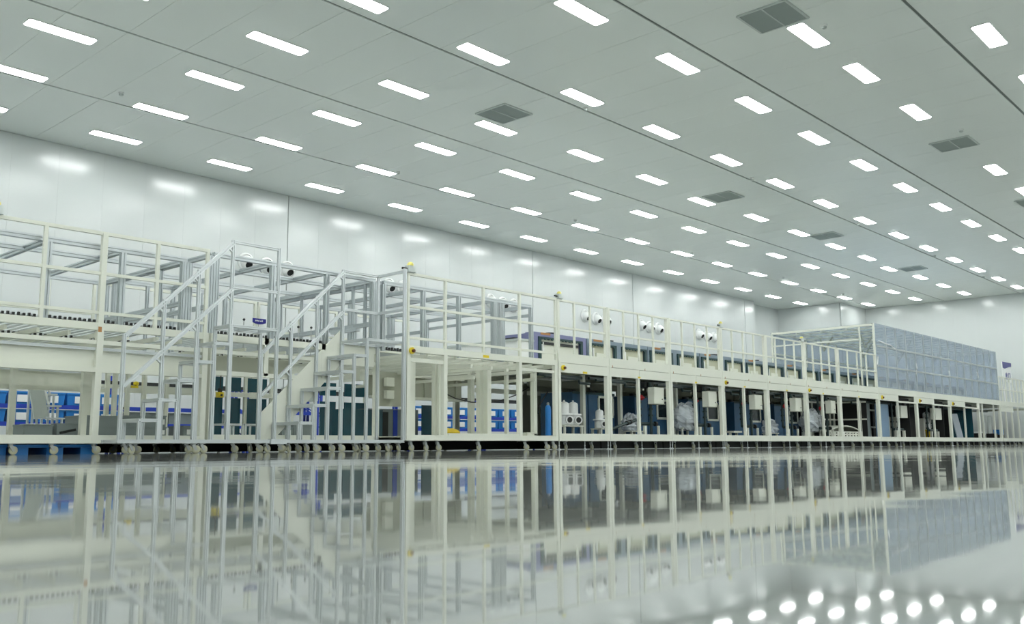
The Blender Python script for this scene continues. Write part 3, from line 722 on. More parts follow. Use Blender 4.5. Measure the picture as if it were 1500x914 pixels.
for k in range(7):
    a, bb = MX[k], MX[k+1]; nb = 3 if k == 0 else 4
    gp = [a+0.04+(bb-a-0.08)*i/nb for i in range(nb+1)]
    mid = [] if k == 0 else [a+(bb-a)*(0.47 if k < 6 else 0.46)]
    C.append(front_module(ml[k], a, bb, mid, gp, mid[0] if mid else None))
    t = C[-1]
    if k in (0, 3, 5): estop(t, a+0.14, YF-0.053, 1.715, 0.055)
    if k == 0: sticker(t, 15.98, YF-0.053, 1.65, 0.15, 0.045)
    else: sticker(t, mid[0]-0.02, YF-0.053, 1.65, 0.1, 0.04)
    for x in (a+0.12, a+1.4):
        if k: box(t, 'latch', x-0.006, x+0.006, YF-0.058, YF-0.05, 1.82, 1.87, 'orange_tag')
    # inner frame, pipes and boxes seen through the lower opening
    px = a+1.80
    if k == 1: bar(t, 'inner_post', (a+0.33, 13.5, 0.22), (a+0.33, 13.5, 1.75), 0.09, 0.09)
    if 0 < k < 6: bar(t, 'inner_post', (px, 13.5, 0.22), (px, 13.5, 1.75), 0.09, 0.09)
    bar(t, 'inner_beam', (a+0.1, 15.0, 1.62), (bb-0.1, 15.0, 1.62), 0.08, 0.16, 'cream_shaded')
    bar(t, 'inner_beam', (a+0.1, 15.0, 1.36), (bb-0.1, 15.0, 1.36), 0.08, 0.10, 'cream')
    if k: box(t, 'back_panel', a+(0.9 if k == 1 else 0.1), bb-0.1, 16.0, 16.03, 0.25, 1.7, 'cream_shaded')
    xl = bb-(0.2 if k == 0 else 0.95)
    MB().tube([(a+0.12, 12.95, 1.565), (xl-0.35, 12.95, 1.555), (xl-0.3, 12.95, 1.55), (xl-0.28, 12.95, 1.50), (xl-0.28, 12.95, 1.47), (xl+0.1, 12.95, 1.47)], 0.03, 8).build('pipe', 'pipe', t, True)
    MB().tube([(a+0.12, 13.15, 1.62), (bb-0.15, 13.15, 1.61)], 0.035, 8).build('pipe', 'pipe', t, True)
    if 1 <= k <= 5:
        for dx, yy in ((1.98, 13.05), (2.16, 12.85)):
            p_ = MB().tube([(a+dx, yy, 1.6), (a+dx, yy, 0.6 if dx < 2 else 0.25)], 0.036, 10)
            for z in (1.5, 1.36, 1.12, 0.95, 0.8): p_.cyl((a+dx, yy, z-0.022), (a+dx, yy, z+0.022), 0.056, 10)
            po = p_.build('riser_pipe', 'pipe', t, True)
            MB().lathe((a+dx, yy-0.05, 1.23), [(0.02, 0), (0.065, 0.012), (0.065, 0.03), (0.02, 0.04)], 10, (0, -1, 0)).cyl((a+dx-0.09, yy-0.08, 1.23), (a+dx+0.09, yy-0.08, 1.23), 0.02, 8).build('red_valve', 'red', po, True)
        MB().tube([(a+1.72, 12.9, 0.60), (a+2.35, 12.9, 0.60)], 0.042, 10).build('pipe', 'pipe', t, True)
        MB().cyl((a+2.33, 12.86, 0.60), (a+2.40, 12.86, 0.60), 0.06, 10).build('pipe_flange', 'black', t, True)
        cb = box(t, 'control_box', a+1.98, bb-0.09, 12.62, 12.8, 1.07, 1.47, 'cream')
        box(cb, 'box_door', a+2.0, bb-0.11, 12.612, 12.62, 1.085, 1.455, 'cream'); box(cb, 'lock', bb-0.2, bb-0.17, 12.604, 12.612, 1.17, 1.20, 'black')
        box(cb, 'bottom_lip', a+1.97, bb-0.085, 12.60, 12.8, 1.062, 1.074, 'cream_shaded')
        bar(t, 'pump_stand', (a+2.32, 12.75, 0.22), (a+2.32, 12.75, 0.55), 0.05, 0.05); bar(t, 'pump_stand', (a+1.82, 12.8, 0.22), (a+1.82, 12.8, 0.55), 0.08, 0.05)
        for q in range(3): box(t, 'manifold_block', a+2.0+0.15*q, a+2.1+0.15*q, 12.9, 13.1, 1.48, 1.62, 'black')
# film-wrapped blue process tanks
def tank(label, xa, xb, window):
    y0, y1 = 13.62, 14.6
    t = thing('process_tank', label, 'tank', ((xa+xb)/2, 14.1, 0.225), 'blue process tanks inside the line')
    box(t, 'body', xa, xb, y0, y1, 0.225, 1.33, 'tank_blue')
    MB().cyl(((xa+xb)/2, y0+0.25, 1.33), ((xa+xb)/2, y0+0.25, 1.40), 0.09, 12).build('lid_cap', 'black', t, True)
    box(t, 'rim', xa-0.01, xb+0.01, y0-0.012, y0, 1.29, 1.34, 'teal_dark')
    if window:
        xc = xa+0.66
        fr_ = MB(); a0, a1, b0, b1 = xc-0.31, xc+0.31, 0.75, 1.27; th = 0.055
        fr_.box(a0, a0+th, y0-0.03, y0-0.001, b0+th, b1-th).box(a1-th, a1, y0-0.03, y0-0.001, b0+th, b1-th)
        fr_.box(a0+0.02, a1-0.02, y0-0.03, y0-0.001, b0, b0+th).box(a0+0.02, a1-0.02, y0-0.03, y0-0.001, b1-th, b1)
        fo = fr_.build('window_frame', 'cream', t)
        box(fo, 'pane', a0+th, a1-th, y0-0.012, y0-0.002, b0+th, b1-th, 'dark_glass')
tl = ['second', 'third', 'fourth', 'fifth', 'sixth']
for k in range(1, 6):
    tank('plain blue film-wrapped tank in the left half of the %s panelled module' % tl[k-1], MX[k]+0.1, MX[k]+0.66, False)
    tank('blue tank with cream-framed window inside the %s panelled module' % tl[k-1], MX[k]+0.7, MX[k]+1.72, True)

# upper process chambers behind the handrail
def chamber(label, xa, xb, violet=False, open_=True):
    t = thing('process_chamber', label, 'machine chamber', ((xa+xb)/2, 15.0, 1.93), 'process chambers on the deck')
    m_ = 'chamber_violet' if violet else 'chamber_blue'
    yy = 14.0; zt = 2.70
    box(t, 'body', xa, xb, yy+0.25, 15.2, 1.93, zt-0.02, m_)
    box(t, 'fascia', xa, xb, yy, yy+0.26, 2.585, zt, m_)
    xc = (xa+xb)/2
    if violet: wins = [(xa+0.2, xb-0.2)]
    else: wins = [(xa+0.11, xc-0.16), (xc+0.16, xb-0.11)]
    edges = [xa]+[e for w_ in wins for e in w_]+[xb]
    for e0, e1 in zip(edges[0::2], edges[1::2]):
        box(t, 'pillar', e0, e1, yy, yy+0.26, 1.93, 2.584, m_)
    for a_, b_ in wins:
        for x in (a_, b_):
            fx = box(t, 'window_upright', x-0.045, x+0.045, yy-0.03, yy-0.001, 1.93, 2.575, 'teal_dark')
        fr_ = MB().box(a_-0.045, b_+0.045, yy-0.03, yy-0.001, 2.562, 2.60); n = max(3, int((b_-a_)/0.12))
        for q in range(n):
            x = a_+(q+0.5)*(b_-a_)/n; fr_.prism([(x-0.045, 2.562), (x+0.045, 2.562), (x+0.02, 2.535), (x-0.02, 2.535)], yy-0.028, yy-0.003)
        fr_.build('window_header', 'teal_dark', t)
        bx_ = box(t, 'inner_unit', a_+0.06, b_-0.06, yy+0.03, yy+0.25, 1.95, 2.58, 'cream' if violet else 'khaki')
        MB().cyl((a_+0.14, yy+0.02, 2.22), (a_+0.14, yy+0.02, 2.48), 0.03, 8).build('sight_tube', 'white_plastic', bx_, True)
        box(bx_, 'dark_bar', a_+0.1, b_-0.1, yy+0.0, yy+0.03, 2.43, 2.49, 'black') if violet else box(bx_, 'lower_drawer', a_+0.25, b_-0.3, yy-0.0, yy+0.03, 2.2, 2.37, 'cream')
    MB().lathe((xc+0.1, yy+0.4, zt), [(0.04, 0), (0.04, 0.05), (0.14, 0.06), (0.15, 0.085), (0.05, 0.09)], 12).build('lift_knob', 'black', t, True)
    MB().box(xa+0.25, xa+0.6, yy-0.004, yy, 2.65, 2.70).build('name_plate', 'orange_tag', t)
t = thing('end_hood', 'pale grey hood at the left end of the chamber row behind the handrail', 'hood', (15.6, 15.0, 1.93))
box(t, 'body', 15.55, 16.03, 14.0, 16.4, 1.93, 2.45, 'white_plastic'); box(t, 'lid', 15.52, 16.03, 13.97, 16.43, 2.45, 2.5, 'vent_frame'); box(t, 'black_bracket', 15.7, 15.95, 14.3, 14.7, 2.5, 2.56, 'black')
chamber('violet-blue film-covered chamber with scalloped dark window frame above the white filters', 16.05, 18.0, True)
cx = 18.05; names = ['second', 'third', 'fourth', 'fifth', 'sixth', 'seventh']
for k in range(6):
    chamber('grey-blue chamber with dark-framed windows behind the handrail, %s from the left' % names[k], cx+0.01, cx+2.6, False); cx += 2.62
while cx < 45.5:
    chamber('grey-blue chamber behind the tall film enclosure, %s of its row' % ORD[int((cx-33.0)/2.62)], cx+0.01, cx+2.6, False); cx += 2.62

# ------------------------------------------------------------------ right part of the line: modules under the tall enclosure
DX = [32.50, 36.2, 40.0, 43.75, 46.93]
dlab = ['panelled cream module under the left end of the tall film enclosure', 'panelled cream module under the enclosure, with a white vessel on a yellow base',
        'panelled cream module under the enclosure, with a leaning grey board', 'open cream module under the right end of the tall film enclosure']
D = []
for k in range(4):
    a, bb = DX[k], DX[k+1]; mid = a+(bb-a)*0.49
    t = front_module(dlab[k], a, bb, [mid] if k < 3 else [a+0.55, a+2.25], None, None, 1.62)
    D.append(t)
    for ch in list(t.children):
        if ch.name.startswith('lower_front_panel'): bpy.data.objects.remove(ch)
    if k < 3:
        box(t, 'lower_front_panel', a+0.004, mid-0.004, YF-0.052, YF-0.03, 1.60, 1.818, 'cream')
        bar(t, 'tie_rail', (mid, YF-0.02, 1.60), (bb-0.09, YF-0.02, 1.60), 0.05, 0.06)
        box(t, 'corner_panel', bb-0.3, bb-0.004, YF-0.05, YF-0.03, 1.63, 1.818, 'cream')
        estop(t, a+0.25, YF-0.053, 1.70, 0.07)
    bar(t, 'inner_beam', (a+0.1, 15.0, 1.62), (bb-0.1, 15.0, 1.62), 0.08, 0.16, 'cream_shaded')
    box(t, 'back_panel', a+0.1, bb-0.1, 16.0, 16.03, 0.25, 1.7, 'cream_shaded' if k == 3 else 'black')
    for dx in ((2.35, 2.95) if k < 2 else ()):
        p_ = MB().tube([(a+dx, 12.95, 1.6), (a+dx, 12.95, 0.25)], 0.035, 10)
        for z in (1.5, 1.3, 1.1, 0.9, 0.7): p_.cyl((a+dx, 12.95, z-0.025), (a+dx, 12.95, z+0.025), 0.06, 10)
        p_.build('riser_pipe', 'pipe', t, True)
    if k < 2:
        box(t, 'control_box', a+2.75, bb-0.3, 12.75, 12.95, 1.05, 1.5, 'cream'); box(t, 'gauge_block', a+3.0, a+3.2, 12.7, 12.8, 1.5, 1.62, 'black')
        MB().tube([(a+2.2, 12.85, 0.62), (a+3.1, 12.85, 0.62)], 0.05, 10).build('pipe', 'pipe', t, True)
        bar(t, 'pump_stand', (a+3.05, 12.8, 0.22), (a+3.05, 12.8, 0.58), 0.1, 0.08); bar(t, 'pump_stand', (a+2.3, 12.8, 0.22), (a+2.3, 12.8, 0.58), 0.08, 0.08)
        box(t, 'inner_panel', a+2.7, a+2.78, 13.2, 14.5, 0.25, 1.1, 'cream'); box(t, 'inner_panel', bb-0.25, bb-0.17, 13.2, 14.5, 0.25, 1.1, 'cream')
    MB().tube([(a+0.1, 13.0, 1.55), (bb-0.2, 13.0, 1.55)], 0.04, 8).build('pipe', 'pipe', t, True)
box(D[0], 'blue_door', 33.0, 34.15, 12.8, 12.84, 0.24, 1.5, 'board_blue')
box(D[0], 'grey_upright', 32.65, 32.95, 13.0, 13.04, 0.24, 1.5, 'grey_crate')
for x in (42.05, 42.95): box(D[2], 'teal_pane', x, x+0.7, 13.2, 13.23, 0.3, 1.4, 'door_teal')
for x in (44.5, 45.4): box(D[3], 'grey_pane', x, x+0.75, 13.5, 13.53, 0.5, 1.45, 'vent_frame')
box(D[3], 'floor_unit', 45.0, 45.5, 12.9, 13.3, 0.23, 0.55, 'black'); box(D[3], 'unit_top', 44.95, 45.55, 12.88, 13.32, 0.55, 0.62, 'white_plastic')

# tall enclosure wrapped in film
En = thing('film_enclosure', 'tall enclosure wrapped in grey-blue film on top of the line at right', 'enclosure', (39.7, 14.45, 2.034))
ex = [32.53+(46.9-32.53)*i/15 for i in range(16)]; zl = (2.065, 2.80, 3.50, 4.27); yb = 16.38
for i, x in enumerate(ex):
    w_ = 0.075 if i in (0, 15) else 0.05
    bar(En, 'front_post', (x, YF, 2.034), (x, YF, 4.25), w_, w_)
    bar(En, 'roof_joist', (x, YF+0.04, 4.255), (x, yb-0.04, 4.255), 0.05, 0.06)
    if i % 3 == 0:
        bar(En, 'rear_post', (x, yb, 2.034), (x, yb, 4.25), 0.06, 0.06)
for z in zl:
    bar(En, 'front_rail', (ex[0], YF, z), (ex[-1], YF, z), 0.05, 0.06)
    bar(En, 'rear_rail', (ex[0], yb, z), (ex[-1], yb, z), 0.05, 0.06)
for y in (13.5, 14.45, 15.4): bar(En, 'roof_purlin', (ex[0], y, 4.19), (ex[-1], y, 4.19), 0.04, 0.05)
for i in (0, 15):
    x = ex[i]
    bar(En, 'end_beam', (x, YF+0.04, 4.25), (x, yb-0.04, 4.25), 0.06, 0.08)
    bar(En, 'end_rail', (x, 13.03, 3.77), (x, yb-0.04, 3.77), 0.05, 0.05)
    bar(En, 'end_post', (x, 13.03, 2.034), (x, 13.03, 4.21), 0.05, 0.05)
for x in (34.4, 38.2, 42.0):
    for y in (13.6, 15.2):
        bar(En, 'v_brace', (x, y, 3.65), (x+0.3, y+0.25, 4.2), 0.05, 0.05, 'cream_shaded'); bar(En, 'v_brace', (x, y, 3.65), (x+0.3, y-0.25, 4.2), 0.05, 0.05, 'cream_shaded')
for a, bb in ((32.5, 35.95), (35.95, 39.55), (39.55, 43.2), (43.2, 46.93)):
    box(En, 'front_film', a+0.01, bb-0.01, YF-0.045, YF-0.04, 2.05, 4.30, 'film_blue')
    box(En, 'rear_film', a+0.01, bb-0.01, yb+0.04, yb+0.045, 2.05, 4.30, 'film_blue')
    box(En, 'roof_film', a+0.01, bb-0.01, YF, yb, 4.30, 4.305, 'film_blue')
box(En, 'end_film', 46.945, 46.95, YF, yb, 2.05, 4.30, 'film_blue')
for q in ([(1287, 499), (1296, 503), (1305, 506), (1311, 511)], [(1342, 532), (1343, 540), (1342, 548)], [(1390, 543), (1391, 550)], [(1286, 522), (1285.5, 534)], [(1431, 545), (1433, 553)]):
    MB().tube([on(x, y_, YF-0.055) for x, y_ in q], 0.022, 6).build('tape_strip', 'white_plastic', En, True)

for x in ex[1:-1]:
    box(En, 'backlit_frame_strip', x-0.03, x+0.03, YF-0.052, YF-0.046, 2.06, 4.29, 'backlit_grey')  # added grey strips stand in for the backlit frame behind the film
for z in (2.80, 3.50):
    box(En, 'backlit_frame_strip', ex[0]+0.03, ex[-1]-0.03, YF-0.058, YF-0.0525, z-0.03, z+0.03, 'backlit_grey')
for k in range(3):
    a, bb = DX[k], DX[k+1]
    box(D[k], 'dark_filler_block', a+1.95, bb-0.12, 13.5, 15.6, 0.23, 1.55, 'black')  # black blocks and sheets added to keep the module interior dark
    box(D[k], 'dark_filler_block', a+0.15, a+1.6, 14.3, 15.6, 0.23, 1.55, 'black')
    box(D[k], 'dark_partition', bb-0.1, bb-0.07, 12.75, 15.8, 0.23, 1.6, 'door_teal' if k == 2 else 'black')
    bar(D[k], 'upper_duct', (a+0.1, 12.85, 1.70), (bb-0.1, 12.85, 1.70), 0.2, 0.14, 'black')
pt = box(C[6], 'dark_partition', 32.4, 32.43, 12.9, 15.8, 0.23, 1.6, 'black')  # added black sheet standing in for the dark interior
for y in (13.1, 13.9, 14.7): bar(pt, 'partition_bar', (32.37, y, 0.23), (32.37, y, 1.6), 0.04, 0.05)
for z in (0.95, 1.55): bar(pt, 'partition_bar', (32.365, 12.9, z), (32.365, 15.8, z), 0.05, 0.05)
# end module beyond the enclosure
Em = front_module('cream module at the right edge, beyond the tall enclosure', 46.98, 51.4, [47.9, 48.9, 50.0], [46.98+0.06+0.612*i for i in range(8)], None, 1.72)
for ch in list(Em.children):
    if ch.name.startswith('lower_front_panel'): bpy.data.objects.remove(ch)
box(Em, 'lower_front_panel', 46.98, 49.0, YF-0.052, YF-0.03, 1.55, 1.818, 'cream')
for x in (47.3, 48.2): box(Em, 'grey_pane', x, x+0.5, 13.4, 13.43, 0.5, 1.4, 'vent_frame')
box(Em, 'floor_unit', 47.4, 47.8, 12.9, 13.3, 0.23, 0.55, 'black'); box(Em, 'floor_unit', 48.4, 48.8, 12.9, 13.3, 0.23, 0.5, 'black')
box(Em, 'blue_unit', 49.3, 49.9, 13.2, 13.5, 0.23, 0.75, 'bin_blue')

# exit sign board on the end module
p = on(1475.5, 547, 12.75); sx = p.x; YS = 12.75-14.2
sg = thing('sign_board', 'white sign board with dark blue header standing behind the handrail at the right edge', 'sign', (sx, 12.75, 1.93))
box(sg, 'board', sx-0.72, sx+0.72, 12.75, 12.79, 3.02, 3.98, 'white_plastic')
MB().prism([(sx-0.72, 3.99), (sx+0.72, 3.99), (sx+0.72, 3.82), (sx+0.3, 3.78), (sx-0.1, 3.72), (sx-0.4, 3.67), (sx-0.72, 3.70)], 12.73, 12.749).build('header', 'sign_blue', sg)
ch1 = MB(); cx_, cz_ = sx-0.18, 3.33
ch1.box(cx_-0.02, cx_+0.02, 12.735, 12.749, cz_-0.16, cz_+0.16)
for (x0, x1, z0, z1) in ((-0.14, 0.14, -0.02, 0.02), (-0.16, 0.16, -0.16, -0.12), (-0.14, -0.10, 0.02, 0.12), (0.10, 0.14, 0.02, 0.12), (-0.16, -0.12, -0.12, -0.03), (0.12, 0.16, -0.12, -0.03)):
    ch1.box(cx_+x0, cx_+x1, 12.736, 12.749, cz_+z0, cz_+z1)
ch1.build('character', 'sign_blue', sg)
ch2 = MB(); cx_ = sx+0.30
for (x0, x1, z0, z1) in ((-0.15, 0.15, 0.11, 0.15), (-0.15, 0.15, -0.15, -0.11), (-0.15, -0.11, -0.11, 0.11), (0.11, 0.15, -0.11, 0.11)):
    ch2.box(cx_+x0, cx_+x1, 12.736, 12.749, cz_+z0, cz_+z1)
ch2.build('character', 'sign_blue', sg)
for x in (sx-0.5, sx+0.5): bar(sg, 'stand_post', (x, 12.81, 1.93), (x, 12.81, 3.9), 0.06, 0.04, 'white_plastic')

# ------------------------------------------------------------------ equipment standing in the line
def filter_unit(label, x, y, z0, s_=1.0, n=2, pitch=0.31, wrap=False, base=None, group='white filter vessels'):
    t = thing('filter_vessel', label, 'filter', (x, y, z0), group)
    L_ = pitch*(n-1)
    st = MB()
    for dx in (-L_/2-0.14*s_, L_/2+0.14*s_):
        for dy in (-0.12, 0.12): st.bar((x+dx, y+dy, z0), (x+dx, y+dy, z0+0.28*s_), 0.045, 0.045)
    st.box(x-L_/2-0.18*s_, x+L_/2+0.18*s_, y-0.16, y+0.16, z0+0.28*s_, z0+0.31*s_)
    st.build('stand', base or 'cream', t)
    zb = z0+0.31*s_
    for k in range(n):
        xx = x-L_/2+pitch*k
        bdy = MB().lathe((xx, y, zb), [(0.12*s_, 0), (0.145*s_, 0.02*s_), (0.145*s_, 0.22*s_), (0.19*s_, 0.225*s_), (0.19*s_, 0.26*s_), (0.145*s_, 0.265*s_)], 18).build('vessel_body', 'white_plastic', t, True)
        MB().lathe((xx, y, zb+0.265*s_), [(0.115*s_, 0), (0.115*s_, 0.2*s_), (0.10*s_, 0.235*s_), (0.05*s_, 0.26*s_), (0.025*s_, 0.265*s_), (0.02*s_, 0.30*s_)], 16).build('filter_cap', 'white_plastic', t, True)
        fl = MB().lathe((xx-0.01, y-0.13*s_, zb+0.12*s_), [(0.06*s_, 0), (0.075*s_, 0.03), (0.095*s_, 0.035), (0.095*s_, 0.065)], 16, (-0.45, -1, 0)).build('outlet_flange', 'white_plastic', t, True)
        MB().lathe(Vector((xx-0.01, y-0.13*s_, zb+0.12*s_))+Vector((-0.45, -1, 0)).normalized()*0.064, [(0.062*s_, 0), (0.062*s_, 0.008)], 14, (-0.45, -1, 0)).build('outlet_plug', 'black', fl, True)
    if wrap:
        MB().blob((x, y, zb+0.22*s_), (L_/2+0.34*s_, 0.30*s_, 0.40*s_), seed=int(x*10), amp=0.12, n=20, mth=14, crumple=0.13).build('plastic_wrap', 'film_clear', t)
    return t
filter_unit('pair of white filter vessels on a cream stand in the first panelled module', 16.42, 13.3, 0.226, 1.0, 2, 0.32)
filter_unit('single slim white filter vessel beside the blue window tank', 17.50, 13.25, 0.226, 0.82, 1)
p = on(1003, 625, 13.25); filter_unit('film-wrapped white filter vessels in the third panelled module', p.x, 13.25, 0.226, 1.0, 2, 0.36, True)
p = on(1189, 625, 13.25); filter_unit('film-wrapped white filter vessels in the sixth panelled module', p.x, 13.25, 0.226, 1.05, 2, 0.36, True)
p = on(1358, 620, 13.2); filter_unit('large white filter vessel on a yellow base under the enclosure', p.x, 13.2, 0.226, 1.35, 1, base='yellow')
for k, (px, lab) in enumerate(((925, 'small white pump under clear film beside the slanting hose'), (1127, 'small white pump under clear film in the fifth panelled module'))):
    p = on(px, 625, 13.2); t = thing('wrapped_pump', lab, 'pump', (p.x, 13.2, 0.226))
    MB().bar((p.x-0.2, 13.2, 0.42), (p.x+0.3, 13.2, 0.42), 0.3, 0.03).bar((p.x-0.15, 13.1, 0.226), (p.x-0.15, 13.1, 0.42), 0.05).bar((p.x+0.25, 13.1, 0.226), (p.x+0.25, 13.1, 0.42), 0.05).bar((p.x-0.15, 13.3, 0.226), (p.x-0.15, 13.3, 0.42), 0.05).bar((p.x+0.25, 13.3, 0.226), (p.x+0.25, 13.3, 0.42), 0.05).build('stand', 'cream', t)
    MB().lathe((p.x, 13.2, 0.435), [(0.13, 0), (0.15, 0.03), (0.14, 0.14), (0.08, 0.2), (0.04, 0.24)], 16).build('pump_body', 'white_plastic', t, True)
    MB().blob((p.x, 13.2, 0.60), (0.30, 0.22, 0.24), seed=k+3, amp=0.12, n=18, mth=12, crumple=0.13).build('plastic_wrap', 'film_clear', t)
for k, (px, lab) in enumerate(((1076, 'cream pump stand in the fourth panelled module'),)):
    p = on(px, 630, 13.1); t = thing('pump_stand', lab, 'stand', (p.x, 13.1, 0.226))
    for dx, h in ((-0.25, 0.42), (0.1, 0.42), (0.3, 0.3), (0.55, 0.3)):
        bar(t, 'leg', (p.x+dx, 13.1, 0.226), (p.x+dx, 13.1, h), 0.06, 0.06)
    box(t, 'stand_top', p.x-0.3, p.x+0.15, 12.95, 13.25, 0.42, 0.47, 'cream'); box(t, 'lower_top', p.x+0.25, p.x+0.6, 12.95, 13.25, 0.30, 0.34, 'cream')
# slanting dark hose of the second panelled module
hs = [on(893, 631, 12.8), on(905, 625, 12.8), on(918, 620, 12.8), on(932, 615, 12.85)]
h_ = MB().tube(hs, 0.035, 10).build('hose', 'pipe', C[1], True)
hd = (hs[3]-hs[2]).normalized()
MB().cyl(hs[2], hs[2]+hd*0.04, 0.055, 12).cyl(hs[2]+hd*0.15, hs[2]+hd*0.19, 0.055, 12).build('coupling', 'black', h_, True)
# perforated cream cover in the seventh module
pa, pb = on(1214, 630, 13.0), on(1262, 630, 13.0)
x0, x1 = pa.x, pb.x; cv = thing('perforated_cover', 'arched cream cover perforated with square holes in the seventh module', 'cover', ((x0+x1)/2, 13.2, 0.226))
n = 11; cwid = (x1-x0)/n; mb = MB()
for k in range(n+1): mb.box(x0+k*cwid-cwid*0.26, x0+k*cwid+cwid*0.26, 13.0, 13.03, 0.226, 0.50)
for z in (0.226, 0.31, 0.395, 0.475): mb.box(x0, x1, 13.002, 13.028, z, z+0.04)
mb.build('perforated_front', 'cream', cv)
arc = [(x0+(x1-x0)*i/14, 0.515+0.20*math.sin(math.pi*i/14)**0.8) for i in range(15)]
rim = MB()
for (xa_, za_), (xb_, zb_) in zip(arc[:-1], arc[1:]):
    rim.prism([(xa_, za_-0.035), (xb_, zb_-0.035), (xb_, zb_), (xa_, za_)], 12.99, 13.6)
rim.build('arched_top', 'cream', cv)
MB().prism([(x, z-0.036) for x, z in arc]+[(x1, 0.5), (x0, 0.5)][0:0]+[(x1-0.1, 0.515)], 13.3, 13.32).build('inner_web', 'cream_shaded', cv)
# dark glazed cabinet in the seventh module
gx = 30.7; gc = thing('glazed_cabinet', 'dark glazed cabinet with cream bars behind the perforated cover', 'cabinet', (30.95, 14.35, 0.226))
box(gc, 'body', 29.7, 32.2, 14.0, 14.7, 0.226, 1.55, 'dark_glass')
for x in (29.7, 30.4, 31.1, 31.8, 32.15): bar(gc, 'mullion', (x, 13.97, 0.226), (x, 13.97, 1.55), 0.05, 0.05)
for z in (0.25, 0.95, 1.52): bar(gc, 'crossbar', (29.7, 13.968, z), (32.2, 13.968, z), 0.05, 0.05)
fm_ = MB(); p0, p1 = on(1272, 600, 13.2), on(1282, 622, 13.2)
a0, a1, b0, b1 = p0.x-0.1, p0.x+0.75, 0.72, 1.27
fm_.box(a0, a0+0.07, 13.2, 13.25, b0, b1).box(a1-0.07, a1, 13.2, 13.25, b0, b1).box(a0, a1, 13.2, 13.25, b1, b1+0.06).box(a0, a1, 13.2, 13.25, b0-0.06, b0)
hw = fm_.build('access_frame', 'cream', C[6]); bar(hw, 'frame_support', ((a0+a1)/2, 13.3, 0.23), ((a0+a1)/2, 13.3, 0.7), 0.05, 0.05)
# leaning grey board
q0, q1, q2, q3 = on(1393.5, 606, 12.9), on(1402, 606, 12.9), on(1412, 638, 12.75), on(1403, 638, 12.75)
bd = MB(); d = Vector((0, 0.03, 0))
for q in (q2, q3): q.z = 0.226
bd.add([q0, q1, q2, q3, q0+d, q1+d, q2+d, q3+d], [(0, 1, 2, 3), (7, 6, 5, 4), (0, 4, 5, 1), (1, 5, 6, 2), (2, 6, 7, 3), (3, 7, 4, 0)])
tag(rebase(bd.build('leaning_board', 'grey_board')), 'grey board leaning inside the line under the enclosure', 'board')

# trays so that crates and bags rest on something
box(L, 'base_tray', LX0, 7.4, YB+0.06, YR-0.06, 0.246, 0.26, 'cream_shaded')
box(Mm, 'base_tray', 7.6, 10.8, YB+0.06, YR-0.06, 0.246, 0.26, 'cream_shaded')
box(B, 'base_tray', 10.95, 15.0, YF+0.06, YR-0.06, 0.246, 0.26, 'cream_shaded')
def crate(label, xa, xb, ya, yb_, z0, z1, lab=True, mt='grey_crate'):
    t = thing('storage_crate', label, 'crate', ((xa+xb)/2, (ya+yb_)/2, z0), 'grey crates in the left machine frame')
    th = 0.018
    MB().box(xa, xb, ya, ya+th, z0, z1).box(xa, xb, yb_-th, yb_, z0, z1).box(xa, xa+th, ya+th, yb_-th, z0, z1).box(xb-th, xb, ya+th, yb_-th, z0, z1).box(xa+th, xb-th, ya+th, yb_-th, z0, z0+th).build('body', mt, t)
    MB().box(xa-0.008, xb+0.008, ya-0.008, ya, z1-0.025, z1).box(xa-0.008, xa, ya, yb_, z1-0.025, z1).build('rim', mt, t)
    if lab: box(t, 'paper_label', xa+(xb-xa)*0.25, xa+(xb-xa)*0.8, ya-0.004, ya-0.001, z0+0.035, z0+(z1-z0)*0.66, 'paper')
    return t
c1 = crate('grey crate holding white papers at the left, below the step ladder', 5.17, 5.57, 14.2, 14.6, 0.261, 0.43, False)
for k in range(3): box(c1, 'paper_sheet', 5.22+0.11*k, 5.31+0.11*k, 14.16, 14.5, 0.432, 0.438, 'paper')
c2 = crate('grey crate with a black strap beside the crate of papers', 5.63, 5.97, 14.2, 14.6, 0.261, 0.45, False)
MB().bar((5.67, 14.19, 0.31), (5.9, 14.19, 0.36), 0.012, 0.035).build('strap', 'black', c2)
crate('long grey crate, lower one left of the first stair', 6.02, 6.58, 14.3, 14.9, 0.261, 0.42, False)
crate('long grey crate, upper one left of the first stair', 6.02, 6.58, 14.3, 14.9, 0.421, 0.58, False)
crate('grey crate, lower one behind the first tread of the left stair', 6.62, 7.2, 14.3, 14.9, 0.261, 0.42, False)
crate('grey crate, upper one behind the first tread of the left stair', 6.62, 7.2, 14.3, 14.9, 0.421, 0.59, False)
crate('grey crate with white label on the stack behind the second tread', 7.26, 7.36, 14.3, 14.9, 0.421, 0.60, True)
crate('grey crate with white label at the bottom behind the second tread', 7.26, 7.37, 14.3, 14.9, 0.261, 0.42, True)
crate('grey crate with white label behind the third tread, left one', 7.62, 7.85, 14.2, 14.7, 0.261, 0.44, True)
crate('grey crate with white label behind the third tread, right one', 7.87, 8.1, 14.2, 14.7, 0.261, 0.44, True)
crate('grey labelled crate low behind the right stair', 9.62, 9.85, 14.4, 14.8, 0.261, 0.46, True)
crate('grey crate behind the upper treads of the right stair', 10.0, 10.5, 14.6, 15.1, 0.261, 0.50, False)
crate('small cream crate beside the blue cylinder at the right end of the open frame', 14.55, 14.87, 12.9, 13.2, 0.261, 0.36, False, 'cream')

